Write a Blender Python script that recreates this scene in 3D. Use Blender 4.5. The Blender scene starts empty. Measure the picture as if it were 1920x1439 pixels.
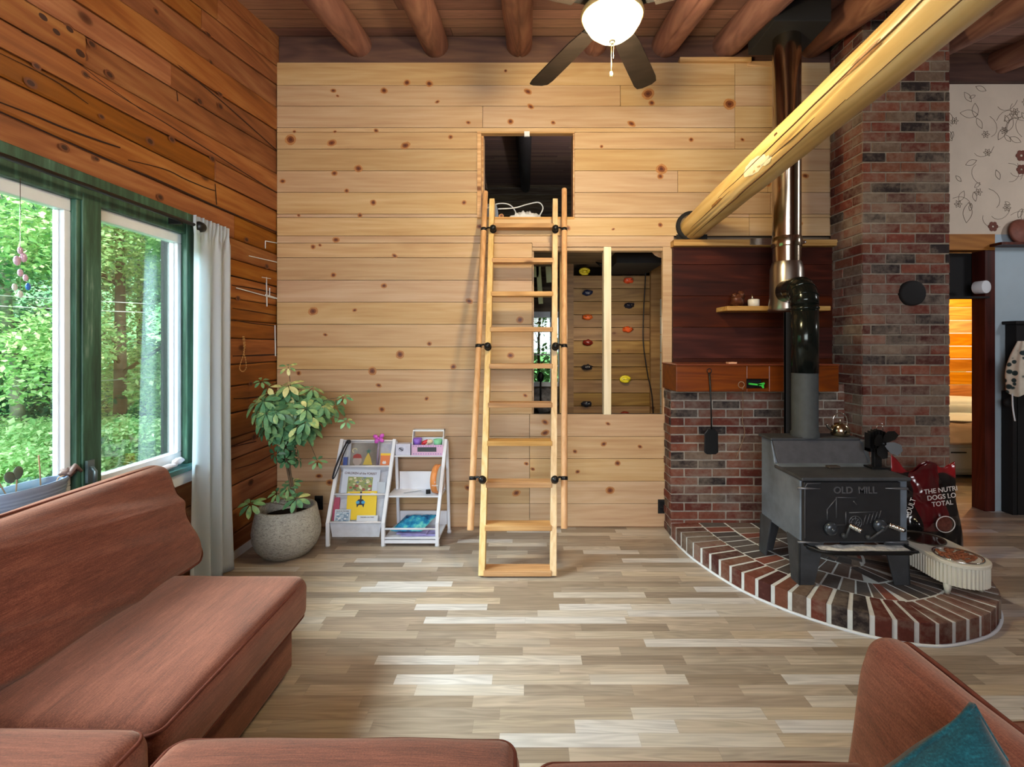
import bpy, bmesh, math, random
from mathutils import Vector, Matrix, noise as mnoise
R = random.Random(7)
PI = math.pi
SC = bpy.context.scene
COL = SC.collection

# ------------------------------------------------------------------ camera, world, sun, large lights
F = 920.0; CX = 990.0; CY = 648.0; CH = 1.45; W, H = 1920.0, 1439.0
def srgb(h):
    h = h.lstrip('#'); c = [int(h[i:i+2], 16)/255 for i in (0, 2, 4)]
    return tuple((x/12.92 if x <= .04045 else ((x+.055)/1.055)**2.4) for x in c)
cam = bpy.data.cameras.new('camera'); camo = bpy.data.objects.new('camera', cam); COL.objects.link(camo)
camo.location = (0, 0, CH); camo.rotation_euler = (PI/2, 0, 0)
cam.sensor_width = 36; cam.sensor_fit = 'HORIZONTAL'; cam.lens = 36*F/W
cam.shift_x = (W/2-CX)/W; cam.shift_y = -(H/2-CY)/W
cam.clip_start = .02; cam.clip_end = 200
SC.camera = camo
SC.view_settings.view_transform = 'Standard'; SC.view_settings.look = 'None'
SC.view_settings.gamma = 1; SC.view_settings.use_curve_mapping = False
SC.view_settings.exposure = 0.5
try:
    SC.cycles.use_denoising = True
    SC.cycles.max_bounces = 8
    SC.cycles.sample_clamp_indirect = 4
except Exception: pass
wd = bpy.data.worlds.new('sky'); SC.world = wd; wd.use_nodes = True
bg = wd.node_tree.nodes['Background']; bg.inputs[0].default_value = (.80, .93, 1, 1); bg.inputs[1].default_value = 1.9
def light(name, kind, loc, energy, color, size=1, size_y=None, target=None, spread=None):
    l = bpy.data.lights.new(name, kind); l.energy = energy; l.color = color
    if kind == 'AREA':
        l.shape = 'RECTANGLE'; l.size = size; l.size_y = size_y or size
        if spread: l.spread = spread
    elif kind == 'SUN': l.angle = math.radians(3)
    else: l.shadow_soft_size = size
    o = bpy.data.objects.new(name, l); COL.objects.link(o); o.location = loc
    if target is not None:
        o.rotation_euler = (Vector(target)-Vector(loc)).to_track_quat('-Z', 'Y').to_euler()
    return o
light('sun', 'SUN', (8, -6, 12), 6.0, (1, .95, .85), target=(-6, 7, 0))
light('window_daylight', 'AREA', (-4.4, 1.1, 3.7), 620, (.82, .93, 1), 2.6, 1.6, target=(-.2, 2.0, .3))
light('rear_fill', 'AREA', (-.3, -2.4, 2.1), 160, (.92, .96, 1), 2.6, 1.9, target=(-.2, 3.5, 1.1))  # broad fill added behind the camera, no window is built there
light('back_room_fill', 'POINT', (.75, 4.4, 1.6), 4.2, (1, .86, .6), .06)  # added light without a fixture, lifts the room behind the opening
light('loft_fill', 'POINT', (1.7, 6.2, 2.9), 75.0, (.9, .95, 1), .1)  # unseen source added to brighten the boards inside the loft
light('hall_fill', 'POINT', (4.7, 2.7, 2.7), 22, (.95, .96, 1), .15)  # out-of-view fill added to brighten the wallpapered wall
light('bedroom_lamp', 'POINT', (5.9, 6.0, 2.1), 70, (1, .68, .3), .12)

def P(px, py, Y): return Vector(((px-CX)*Y/F, Y, CH-(py-CY)*Y/F))
def X_(px, Y): return (px-CX)*Y/F
def Z_(py, Y): return CH-(py-CY)*Y/F

# ------------------------------------------------------------------ node materials
class NT:
    def __init__(s, name, rough=.6, metal=0.0, spec=.5):
        s.m = bpy.data.materials.new(name); s.m.use_nodes = True; s.t = s.m.node_tree
        s.b = s.t.nodes['Principled BSDF']; s.out = s.t.nodes['Material Output']
        s.b.inputs['Roughness'].default_value = rough; s.b.inputs['Metallic'].default_value = metal
        s.b.inputs['Specular IOR Level'].default_value = spec
    def n(s, typ, **kw):
        nd = s.t.nodes.new(typ)
        for k, v in kw.items(): setattr(nd, k, v)
        return nd
    def l(s, a, b): s.t.links.new(a, b)
    def setv(s, sock, v):
        if hasattr(v, 'links') or hasattr(v, 'is_linked'): s.l(v, sock)
        else: sock.default_value = v
    def math(s, op, a, b=0.0, c=0.0):
        nd = s.n('ShaderNodeMath', operation=op); s.setv(nd.inputs[0], a); s.setv(nd.inputs[1], b); s.setv(nd.inputs[2], c)
        return nd.outputs[0]
    def coord(s, scale=(1, 1, 1), off=None, kind='Object'):
        tc = s.n('ShaderNodeTexCoord'); mp = s.n('ShaderNodeMapping'); mp.inputs['Scale'].default_value = scale
        src = tc.outputs[kind]
        if off is not None:
            va = s.n('ShaderNodeVectorMath', operation='ADD'); s.l(src, va.inputs[0])
            cb = s.n('ShaderNodeCombineXYZ')
            o1 = s.math('MULTIPLY', off, 17.3); o2 = s.math('MULTIPLY', off, 5.7)
            s.l(o1, cb.inputs[0]); s.l(o2, cb.inputs[1]); s.l(o1, cb.inputs[2]); s.l(cb.outputs[0], va.inputs[1]); src = va.outputs[0]
        s.l(src, mp.inputs['Vector']); return mp.outputs[0]
    def noise(s, vec, scale=1.0, detail=4, rough=.55, dist=0.0):
        nd = s.n('ShaderNodeTexNoise'); s.l(vec, nd.inputs['Vector']); nd.inputs['Scale'].default_value = scale
        nd.inputs['Detail'].default_value = detail; nd.inputs['Roughness'].default_value = rough; nd.inputs['Distortion'].default_value = dist
        return nd.outputs['Fac']
    def ramp(s, fac, stops, interp='LINEAR'):
        nd = s.n('ShaderNodeValToRGB'); s.l(fac, nd.inputs[0]); cr = nd.color_ramp; cr.interpolation = interp
        while len(cr.elements) < len(stops): cr.elements.new(.5)
        for e, (p, c) in zip(cr.elements, stops):
            e.position = p; e.color = (*c, 1) if len(c) == 3 else c
        return nd.outputs[0]
    def mix(s, fac, a, b, mode='MIX'):
        nd = s.n('ShaderNodeMix', data_type='RGBA', blend_type=mode)
        s.setv(nd.inputs[0], fac)
        for i, v in ((6, a), (7, b)):
            if hasattr(v, 'is_linked'): s.l(v, nd.inputs[i])
            else: nd.inputs[i].default_value = (*v, 1) if len(v) == 3 else v
        return nd.outputs[2]
    def hsv(s, col, h=.5, sat=1.0, v=1.0):
        nd = s.n('ShaderNodeHueSaturation'); s.l(col, nd.inputs['Color'])
        s.setv(nd.inputs['Hue'], h); s.setv(nd.inputs['Saturation'], sat); s.setv(nd.inputs['Value'], v); return nd.outputs[0]
    def attr(s, name='rnd'):
        nd = s.n('ShaderNodeAttribute', attribute_name=name); return nd.outputs['Fac']
    def bump(s, h, strength=.3, dist=.01):
        nd = s.n('ShaderNodeBump'); s.l(h, nd.inputs['Height']); nd.inputs['Strength'].default_value = strength
        nd.inputs['Distance'].default_value = dist; s.l(nd.outputs[0], s.b.inputs['Normal'])
    def base(s, c):
        if hasattr(c, 'is_linked'): s.l(c, s.b.inputs['Base Color'])
        else: s.b.inputs['Base Color'].default_value = (*c, 1)
        return s.m

def plain(name, hexc, rough=.6, metal=0.0, var=.12, scale=8, spec=.5, bump=0.0):
    t = NT(name, rough, metal, spec); c = srgb(hexc)
    nz = t.noise(t.coord((scale,)*3), 1, 4)
    lo = tuple(x*(1-var) for x in c); hi = tuple(min(1, x*(1+var)) for x in c)
    t.base(t.ramp(nz, [(.3, lo), (.7, hi)]))
    if bump: t.bump(nz, bump, .004)
    return t.m

def wood(name, dark, mid, light_, axis=0, rough=.6, grain=34, var=.25, knots=0.0, spec=.3, bump=.15, swirl=1.0, knotcol='#5a2c14', hue=0.0, figs=.045, hv=.012):
    """timber: grain along the given axis; every board of a mesh carries its own 'rnd'"""
    t = NT(name, rough, 0, spec); rnd = t.attr('rnd')
    sc = [grain]*3; sc[axis] = 1.1
    v = t.coord(tuple(sc), rnd)
    n1 = t.noise(v, .42, 3, .5, .8*swirl); n2 = t.noise(v, 1.6, 5, .6, .2)
    sc2 = [3.2]*3; sc2[axis] = .7
    n3 = t.noise(t.coord(tuple(sc2), rnd), 1, 2)
    # growth ring figure: sine of a stretched distorted noise
    sc3 = [5.0]*3; sc3[axis] = .55
    fig = t.noise(t.coord(tuple(sc3), rnd), 1, 1.5, .4, .3)
    ring = t.math('SINE', t.math('MULTIPLY', fig, 62.0))
    ring = t.math('MULTIPLY_ADD', ring, figs, 0.0)
    f = t.math('ADD', t.math('MULTIPLY', n1, .30), t.math('MULTIPLY', n2, .42))
    f = t.math('ADD', f, t.math('MULTIPLY', n3, .28)); f = t.math('ADD', f, ring)
    c = t.ramp(f, [(.30, srgb(dark)), (.5, srgb(mid)), (.68, srgb(light_))])
    val = t.math('MULTIPLY_ADD', rnd, 2*var, 1-var)
    wn = t.n('ShaderNodeTexWhiteNoise', noise_dimensions='1D'); t.l(rnd, wn.inputs['W'])
    c = t.hsv(c, t.math('MULTIPLY_ADD', wn.outputs[0], hv, .5-hv/2+hue), t.math('MULTIPLY_ADD', wn.outputs[0], .2, .9), val)
    if knots > 0:
        sk = [3.6]*3; sk[axis] = 2.1
        vo = t.n('ShaderNodeTexVoronoi', feature='F1'); t.l(t.coord(tuple(sk), rnd), vo.inputs['Vector']); vo.inputs['Scale'].default_value = 1.0
        d = vo.outputs['Distance']
        k = t.ramp(d, [(.02, (.9, .9, .9)), (knots, (.75, .75, .75)), (knots*1.6, (.12, .12, .12)), (knots*3, (0, 0, 0))])
        c = t.mix(k, c, srgb(knotcol))
    t.base(c)
    if bump: t.bump(f, bump, .003)
    return t.m

def planked(name, L, Wd, cols, ax=0, ay=1, axisgrain=0, rough=.45, gapdark=.35, gap=.0015, grain=40, spec=.4, seam=.5, figk=.5):
    """staggered strips in rows, colour picked per strip; runs along ax, rows along ay"""
    t = NT(name, rough, 0, spec)
    tc = t.n('ShaderNodeTexCoord'); sp = t.n('ShaderNodeSeparateXYZ'); t.l(tc.outputs['Object'], sp.inputs[0])
    x, y = sp.outputs[ax], sp.outputs[ay]
    yr = t.math('DIVIDE', y, Wd); row = t.math('FLOOR', yr)
    w1 = t.n('ShaderNodeTexWhiteNoise', noise_dimensions='1D'); t.l(row, w1.inputs['W'])
    w2 = t.n('ShaderNodeTexWhiteNoise', noise_dimensions='1D'); t.l(t.math('ADD', row, 91.7), w2.inputs['W'])
    Lr = t.math('MULTIPLY_ADD', w2.outputs[0], L*.35, L*.82)
    xr = t.math('ADD', t.math('DIVIDE', x, Lr), t.math('MULTIPLY', w1.outputs[0], 13.0)); colm = t.math('FLOOR', xr)
    cb = t.n('ShaderNodeCombineXYZ'); t.l(row, cb.inputs[0]); t.l(colm, cb.inputs[1])
    wn = t.n('ShaderNodeTexWhiteNoise', noise_dimensions='3D'); t.l(cb.outputs[0], wn.inputs['Vector']); rnd = wn.outputs['Value']
    c = t.ramp(rnd, [(i/len(cols), srgb(h)) for i, h in enumerate(cols)], 'CONSTANT')
    sc = [grain]*3; sc[axisgrain] = 1.6
    v = t.coord(tuple(sc), rnd); g = t.noise(v, 1, 6, .65, .35)
    sc3 = [14.0]*3; sc3[axisgrain] = 1.3
    fig = t.noise(t.coord(tuple(sc3), rnd), 1, 2, .5, .4)
    ring = t.math('SINE', t.math('MULTIPLY', fig, 55.0)); 
    gv = t.math('MULTIPLY_ADD', g, .9, .55); gv = t.math('ADD', gv, t.math('MULTIPLY', ring, .07*figk*2))
    c = t.hsv(c, .5, 1.0, gv)
    fy = t.math('FRACT', yr); ey = t.math('MINIMUM', fy, t.math('SUBTRACT', 1.0, fy)); my = t.math('LESS_THAN', ey, gap/Wd)
    fx = t.math('FRACT', xr); ex = t.math('MINIMUM', fx, t.math('SUBTRACT', 1.0, fx)); mx = t.math('LESS_THAN', ex, gap*seam/L)
    mk = t.math('MAXIMUM', my, mx)
    c = t.mix(t.math('MULTIPLY', mk, gapdark), c, (.03, .02, .015))
    t.base(c); t.bump(t.math('SUBTRACT', 1.0, mk), .25, .002)
    return t.m

def brickmat(name):
    t = NT(name, .85, 0, .2); rnd = t.attr('rnd')
    c = t.ramp(rnd, [(0, srgb('#5c2e26')), (.2, srgb('#6c382d')), (.38, srgb('#764436')), (.5, srgb('#4c2a26')), (.62, srgb('#2c2526')), (.74, srgb('#675549')), (.86, srgb('#704636'))], 'CONSTANT')
    n1 = t.noise(t.coord((22, 22, 22), rnd), 1, 6, .7); n2 = t.noise(t.coord((90, 90, 90)), 1, 3)
    c = t.hsv(c, .5, 1.0, t.math('MULTIPLY_ADD', n1, .9, .55))
    wash = t.noise(t.coord((2.1, 2.1, 3.3)), 1, 5, .7)
    wm = t.ramp(t.math('ADD', t.math('MULTIPLY', wash, .75), t.math('MULTIPLY', n1, .3)), [(.47, (0, 0, 0)), (.62, (.7, .7, .7))])
    c = t.mix(wm, c, srgb('#83766a'))
    t.base(c); t.bump(t.math('ADD', n1, n2), .5, .004); return t.m

def fabric(name, dark, mid, light_, scale=260, axis=0):
    t = NT(name, .95, 0, .15)
    t.b.inputs['Sheen Weight'].default_value = .35; t.b.inputs['Sheen Roughness'].default_value = .5
    t.b.inputs['Sheen Tint'].default_value = (1, .7, .55, 1)
    s1 = [300]*3; s1[axis] = 14
    a = t.noise(t.coord(tuple(s1)), 1, 3, .6); s2 = [scale]*3; b = t.noise(t.coord(tuple(s2)), 1, 2, .6)
    s3 = [40]*3; s3[axis] = 3.5; c3 = t.noise(t.coord(tuple(s3)), 1, 4, .6); lowf = t.noise(t.coord((3, 3, 3)), 1, 3)
    f = t.math('ADD', t.math('MULTIPLY', a, .3), t.math('MULTIPLY', b, .25)); f = t.math('ADD', f, t.math('MULTIPLY', c3, .25)); f = t.math('ADD', f, t.math('MULTIPLY', lowf, .2))
    t.base(t.ramp(f, [(.36, srgb(dark)), (.5, srgb(mid)), (.64, srgb(light_))])); t.bump(f, .5, .003); return t.m

def glassmat(name, tint=(.96, 1, .98), gloss=.06):
    t = NT(name); tr = t.n('ShaderNodeBsdfTransparent'); tr.inputs[0].default_value = (*tint, 1)
    gl = t.n('ShaderNodeBsdfGlossy'); gl.inputs['Roughness'].default_value = .02
    fr = t.n('ShaderNodeLayerWeight'); fr.inputs['Blend'].default_value = .25
    mx = t.n('ShaderNodeMixShader'); t.l(t.math('MULTIPLY_ADD', fr.outputs['Fresnel'], .35, gloss*.4), mx.inputs[0]); t.l(tr.outputs[0], mx.inputs[1]); t.l(gl.outputs[0], mx.inputs[2])
    t.l(mx.outputs[0], t.out.inputs['Surface']); return t.m

def emis(name, col, strength):
    t = NT(name); e = t.n('ShaderNodeEmission'); e.inputs[0].default_value = (*col, 1); e.inputs[1].default_value = strength
    t.l(e.outputs[0], t.out.inputs['Surface']); return t.m

def leafmat(name, dark, mid, light_, trans=.35, rough=.45):
    t = NT(name, rough, 0, .4); rnd = t.attr('rnd')
    c = t.ramp(rnd, [(0, srgb(dark)), (.5, srgb(mid)), (1, srgb(light_))])
    t.base(c)
    tl = t.n('ShaderNodeBsdfTranslucent'); t.l(c, tl.inputs[0]); mx = t.n('ShaderNodeMixShader'); mx.inputs[0].default_value = trans
    t.l(t.b.outputs[0], mx.inputs[1]); t.l(tl.outputs[0], mx.inputs[2]); t.l(mx.outputs[0], t.out.inputs['Surface']); return t.m

M = {}
M['pine'] = wood('pine_boards', '#ab8560', '#c0a07a', '#cdb290', 0, .5, 26, .09, figs=.022)
M['pine_cut'] = wood('pine_cut', '#b5894f', '#d6b07a', '#e8cb9a', 2, .55, 40, .10)
M['pine_cutx'] = wood('pine_cut_across', '#96683c', '#c59b66', '#dfbd8a', 0, .55, 40, .16, knots=.05, knotcol='#6b3b1c')
M['pine_rod'] = wood('turned_dowel', '#b98a5c', '#cfa27a', '#dcb48c', 2, .4, 40, .05)
M['logwall'] = wood('stained_log_wall', '#5c3218', '#90562c', '#b07a46', 1, .6, 16, .16, knots=.06, bump=.5, figs=.025, knotcol='#3c1508')
M['ceil'] = planked('ceiling_boards', 2.6, .14, ['#86655c', '#967266', '#8c6a5c', '#9c7a68', '#7c5c54'], 0, 1, 0, .6, .8, .004, 20, .25)
M['log'] = wood('rafter_log', '#5c3c34', '#8a5e50', '#a87a66', 1, .55, 12, .15, knots=.05, bump=.6, knotcol='#2c140c')
M['beamlog'] = wood('peeled_log', '#b08a52', '#cfae70', '#e2c890', 1, .4, 9, .06, knots=.035, bump=.35, swirl=1.8, knotcol='#6b3b16')
M['header'] = wood('header_beam', '#3c2c2c', '#5a423c', '#755848', 0, .6, 12, .12, knots=.05)
M['darkwood'] = wood('red_stained_panel', '#240c06', '#3e170b', '#5c2612', 0, .5, 16, .15, spec=.2)
M['mantel'] = wood('mantel_timber', '#451a08', '#6c3014', '#864620', 0, .32, 14, .1, knots=.04, spec=.6, bump=.5)
M['doorwood'] = wood('door_casing_wood', '#2a0c06', '#45160b', '#5a2212', 2, .45, 16, .1)
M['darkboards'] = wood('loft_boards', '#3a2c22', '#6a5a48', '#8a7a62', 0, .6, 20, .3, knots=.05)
M['climbwood'] = wood('climbing_boards', '#6a4a26', '#8f6c3e', '#a6844e', 0, .5, 24, .18, knots=.045)
M['orangewood'] = wood('bedroom_boards', '#a05a20', '#cf8636', '#e4a552', 0, .5, 18, .15, knots=.05)
M['floor'] = planked('strip_floor', .46, .0655, ['#a89c8e', '#998c7e', '#b6aa9a', '#8e8072', '#c0b8ad', '#a09080', '#b0a292', '#938474', '#c6c2be', '#a59888', '#b8a893'], 0, 1, 0, .36, .35, .0009, 55, .5, .5, .7)
M['brick'] = brickmat('old_brick')
M['mortar'] = plain('mortar', '#857c70', .95, var=.2, scale=30, bump=.4)
M['mortar_white'] = plain('white_mortar', '#d3d6d4', .9, var=.1, scale=20, bump=.3)
M['iron'] = plain('stove_iron', '#3c3f43', .55, .15, .25, 14, .5, .1)
M['ironlit'] = plain('stove_iron_window_lit', '#66717c', .42, .1, .35, 6, .5, .1)  # paler, bluer iron: window light on the stove side put into the colour
M['black'] = plain('black_metal', '#141517', .4, .3, .1)
M['blackmatte'] = plain('black_matte', '#0e0e10', .8, 0, .1)
M['pipeblack'] = plain('enamel_pipe', '#1c211e', .16, .6, .1)
M['pipematte'] = plain('matte_pipe', '#3f4446', .7, .2, .15, 20)
M['chrome'] = plain('steel_pipe', '#a89a88', .16, 1.0, .06)
M['silver'] = plain('silver', '#d0d0cc', .2, 1.0, .05)
M['white'] = plain('white_paint', '#dfe4ea', .5, 0, .04)
M['vinyl'] = plain('white_vinyl', '#e6ecf2', .4, 0, .04)
M['rackwhite'] = plain('rack_white', '#dcdfe8', .45, 0, .04)
M['crack'] = plain('crack_shadow_gap', '#26100a', .95, 0, .1)
M['sling'] = plain('sling_fabric', '#bfc3ce', .9, 0, .1, 20, .2)
M['rust'] = fabric('rust_fabric', '#43231a', '#683829', '#85503d', axis=0)
M['rusty'] = fabric('rust_fabric_long', '#43231a', '#683829', '#85503d', axis=1)
M['piping'] = plain('rust_piping', '#5f3226', .9, 0, .15, 60, .2)
M['teal'] = fabric('teal_fabric', '#06252b', '#0c3c44', '#175860')
M['glass'] = glassmat('window_glass')
M['soil'] = plain('soil', '#1d1713', .95, 0, .4, 60, .1, .6)
# ------------------------------------------------------------------ mesh builder
class MB:
    def __init__(s): s.v = []; s.f = []; s.mi = []; s.r = []; s.sm = []
    def add(s, vs, fs, mi=0, rnd=None, smooth=False):
        o = len(s.v); s.v += [Vector(p) for p in vs]
        if rnd is None: rnd = R.random()
        for f in fs: s.f.append([i+o for i in f]); s.mi.append(mi); s.r.append(rnd); s.sm.append(smooth)
        return s
    def box(s, a, b, mi=0, rnd=None, mat=None):
        x0, y0, z0 = a; x1, y1, z1 = b
        vs = [Vector(p) for p in ((x0,y0,z0),(x1,y0,z0),(x1,y1,z0),(x0,y1,z0),(x0,y0,z1),(x1,y0,z1),(x1,y1,z1),(x0,y1,z1))]
        if mat is not None: vs = [mat @ v for v in vs]
        return s.add(vs, [(0,3,2,1),(4,5,6,7),(0,1,5,4),(1,2,6,5),(2,3,7,6),(3,0,4,7)], mi, rnd)
    def cbox(s, c, size, rot=None, mi=0, rnd=None):
        m = Matrix.Translation(Vector(c))
        if rot is not None: m = m @ rot.to_4x4()
        h = Vector(size)/2
        return s.box(-h, h, mi, rnd, m)
    def bar(s, p, q, w, d, up=(0, 0, 1), mi=0, rnd=None):
        """rectangular bar from p to q, w across, d along 'up'"""
        p, q = Vector(p), Vector(q); z = (q-p).normalized(); x = z.cross(Vector(up))
        if x.length < 1e-4: x = z.cross(Vector((1, 0, 0)))
        x.normalize(); y = x.cross(z)
        vs = [b + x*w/2*i + y*d/2*j for b in (p, q) for i, j in ((-1,-1),(1,-1),(1,1),(-1,1))]
        return s.add(vs, [(0,3,2,1),(4,5,6,7),(0,1,5,4),(1,2,6,5),(2,3,7,6),(3,0,4,7)], mi, rnd)
    def tube(s, pts, rad, seg=12, mi=0, rnd=None, cap=True, closed=False, sx=1.0):
        pts = [Vector(p) for p in pts]; n = len(pts)
        rads = rad if isinstance(rad, (list, tuple)) else [rad]*n
        vs = []; prev = None
        for i, p in enumerate(pts):
            if closed: t = pts[(i+1) % n]-pts[i-1]
            else: t = pts[min(i+1, n-1)]-pts[max(i-1, 0)]
            if t.length < 1e-9: t = Vector((0, 0, 1))
            t.normalize()
            if prev is None:
                a = Vector((0, 0, 1)) if abs(t.z) < .9 else Vector((0, 1, 0)); x = t.cross(a).normalized()
            else:
                x = prev - t*prev.dot(t); x = x.normalized() if x.length > 1e-6 else t.orthogonal().normalized()
            prev = x; y = t.cross(x)
            for k in range(seg):
                an = 2*PI*k/seg; vs.append(p + x*math.cos(an)*rads[i]*sx + y*math.sin(an)*rads[i])
        fs = []; m = n if closed else n-1
        for i in range(m):
            j = (i+1) % n
            for k in range(seg): fs.append((i*seg+k, i*seg+(k+1) % seg, j*seg+(k+1) % seg, j*seg+k))
        if cap and not closed: fs += [tuple(range(seg))[::-1], tuple((n-1)*seg+k for k in range(seg))]
        return s.add(vs, fs, mi, rnd, True)
    def lathe(s, prof, c=(0, 0, 0), seg=32, mi=0, rnd=None, mat=None, sy=1.0):
        """profile (r, z) bottom to top; open ends are left as drawn"""
        vs = []; c = Vector(c)
        for r, z in prof:
            for k in range(seg):
                a = 2*PI*k/seg; v = Vector((r*math.cos(a), r*math.sin(a)*sy, z))
                if mat is not None: v = mat @ v
                vs.append(v+c)
        fs = [(i*seg+k, i*seg+(k+1) % seg, (i+1)*seg+(k+1) % seg, (i+1)*seg+k) for i in range(len(prof)-1) for k in range(seg)]
        return s.add(vs, fs, mi, rnd, True)
    def ball(s, c, r, seg=14, rings=9, mi=0, rnd=None, sc=(1, 1, 1), mat=None, bumpy=0.0):
        c = Vector(c); vs = []; 
        for i in range(rings+1):
            th = PI*i/rings
            for k in range(seg):
                a = 2*PI*k/seg; v = Vector((math.sin(th)*math.cos(a), math.sin(th)*math.sin(a), -math.cos(th)))
                if bumpy: v = v*(1+bumpy*mnoise.noise(v*2.3+c*31))
                v = Vector((v.x*sc[0], v.y*sc[1], v.z*sc[2]))*r
                if mat is not None: v = mat @ v
                vs.append(v+c)
        fs = [(i*seg+k, i*seg+(k+1) % seg, (i+1)*seg+(k+1) % seg, (i+1)*seg+k) for i in range(rings) for k in range(seg)]
        return s.add(vs, fs, mi, rnd, True)
    def prism(s, poly, vec, mi=0, rnd=None, smooth=False):
        """closed outline (3-D points) pushed along vec"""
        n = len(poly); vec = Vector(vec); a = [Vector(p) for p in poly]; b = [p+vec for p in a]
        fs = [tuple(range(n))[::-1], tuple(range(n, 2*n))] + [(i, (i+1) % n, n+(i+1) % n, n+i) for i in range(n)]
        return s.add(a+b, fs, mi, rnd, smooth)
    def grid(s, fn, nu, nv, mi=0, rnd=None, closed_u=False):
        vs = [fn(u/(nu if closed_u else nu-1), v/(nv-1)) for v in range(nv) for u in range(nu)]
        fs = []
        for v in range(nv-1):
            for u in range(nu if closed_u else nu-1):
                u2 = (u+1) % nu; fs.append((v*nu+u, v*nu+u2, (v+1)*nu+u2, (v+1)*nu+u))
        return s.add(vs, fs, mi, rnd, True)
    def build(s, name, mats, parent=None, bevel=0, origin=None, solid=0, label=None, subsurf=0):
        if not isinstance(mats, (list, tuple)): mats = [mats]
        me = bpy.data.meshes.new(name)
        if parent is not None: org = wloc(parent)
        elif origin is not None: org = Vector(origin)
        else:
            xs = [v.x for v in s.v]; ys = [v.y for v in s.v]; zs = [v.z for v in s.v]
            org = Vector(((min(xs)+max(xs))/2, (min(ys)+max(ys))/2, min(zs)))
        me.from_pydata([tuple(v-org) for v in s.v], [], s.f)
        for m in mats: me.materials.append(M[m] if isinstance(m, str) else m)
        me.polygons.foreach_set('material_index', s.mi); me.polygons.foreach_set('use_smooth', s.sm)
        at = me.attributes.new('rnd', 'FLOAT', 'FACE'); at.data.foreach_set('value', s.r)
        bm = bmesh.new(); bm.from_mesh(me)
        if len(bm.faces) < 30000: bmesh.ops.recalc_face_normals(bm, faces=bm.faces)
        bm.to_mesh(me); bm.free(); me.update()
        o = bpy.data.objects.new(name, me); COL.objects.link(o)
        if parent is None: o.location = org
        else: o.parent = parent
        if solid: md = o.modifiers.new('s', 'SOLIDIFY'); md.thickness = solid; md.offset = 0
        if bevel: md = o.modifiers.new('b', 'BEVEL'); md.width = bevel; md.segments = 2; md.limit_method = 'ANGLE'; md.angle_limit = .7
        if subsurf: md = o.modifiers.new('u', 'SUBSURF'); md.levels = subsurf; md.render_levels = subsurf
        if label: o['label'] = label
        return o
def wloc(o):
    v = Vector((0, 0, 0))
    while o is not None: v += o.location; o = o.parent
    return v
def tag(o, label, cat, group=None, kind=None):
    o['label'] = label; o['category'] = cat
    if group: o['group'] = group
    if kind: o['kind'] = kind
    return o
def thing(name, label, cat, loc, group=None, kind=None):
    o = bpy.data.objects.new(name, None); COL.objects.link(o); o.location = loc; o.empty_display_size = .05
    return tag(o, label, cat, group, kind)
def struct(o, label=None, cat=None):
    o['kind'] = 'structure'
    if label: o['label'] = label
    if cat: o['category'] = cat
    return o
def text(name, s, size, mat, parent, mtx, ext=.0008, bold=0.0, align='CENTER'):
    cu = bpy.data.curves.new(name, 'FONT'); cu.body = s; cu.size = size; cu.extrude = ext; cu.align_x = align; cu.align_y = 'CENTER'; cu.offset = bold
    tmp = bpy.data.objects.new(name+'_t', cu); COL.objects.link(tmp)
    dg = bpy.context.evaluated_depsgraph_get(); me = bpy.data.meshes.new_from_object(tmp.evaluated_get(dg))
    COL.objects.unlink(tmp); bpy.data.objects.remove(tmp)
    me.transform(Matrix.Translation(-wloc(parent)) @ mtx); me.materials.clear(); me.materials.append(M[mat] if isinstance(mat, str) else mat)
    me.name = name; o = bpy.data.objects.new(name, me); COL.objects.link(o); o.parent = parent; return o
def RZ(a): return Matrix.Rotation(a, 3, 'Z')
def RX(a): return Matrix.Rotation(a, 3, 'X')
def RY(a): return Matrix.Rotation(a, 3, 'Y')

def catmull(pts, n):
    out = []; pts = [Vector(p) for p in pts]; m = len(pts)
    for i in range(m-1):
        p0, p1, p2, p3 = pts[max(i-1, 0)], pts[i], pts[i+1], pts[min(i+2, m-1)]
        for k in range(n):
            t = k/n; out.append(.5*((2*p1)+(p2-p0)*t+(2*p0-5*p1+4*p2-p3)*t*t+(3*p1-p0-3*p2+p3)*t*t*t))
    out.append(pts[-1]); return out

# ------------------------------------------------------------------ the room shell
YW = 3.90                     # pine wall
XL = -2.0                     # log wall
def ceil_z(y): return 3.92+.18*(y-3.9)
# floor
b = MB(); b.box((-2.3, -2.8, -.12), (7.6, 6.9, 0)); struct(b.build('floor', 'floor', origin=(0, 0, 0)), 'wood-look strip floor in greys and tans')
# ceiling slab of boards
b = MB(); y0, y1 = -2.8, 12.2
b.add([(-2.4, y0, ceil_z(y0)), (5.5, y0, ceil_z(y0)), (5.5, y1, ceil_z(y1)), (-2.4, y1, ceil_z(y1)),
       (-2.4, y0, ceil_z(y0)+.15), (5.5, y0, ceil_z(y0)+.15), (5.5, y1, ceil_z(y1)+.15), (-2.4, y1, ceil_z(y1)+.15)],
      [(0,3,2,1),(4,5,6,7),(0,1,5,4),(1,2,6,5),(2,3,7,6),(3,0,4,7)])
struct(b.build('ceiling', 'ceil', origin=(0, 0, 0)), 'sloping ceiling of dark stained boards')

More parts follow.
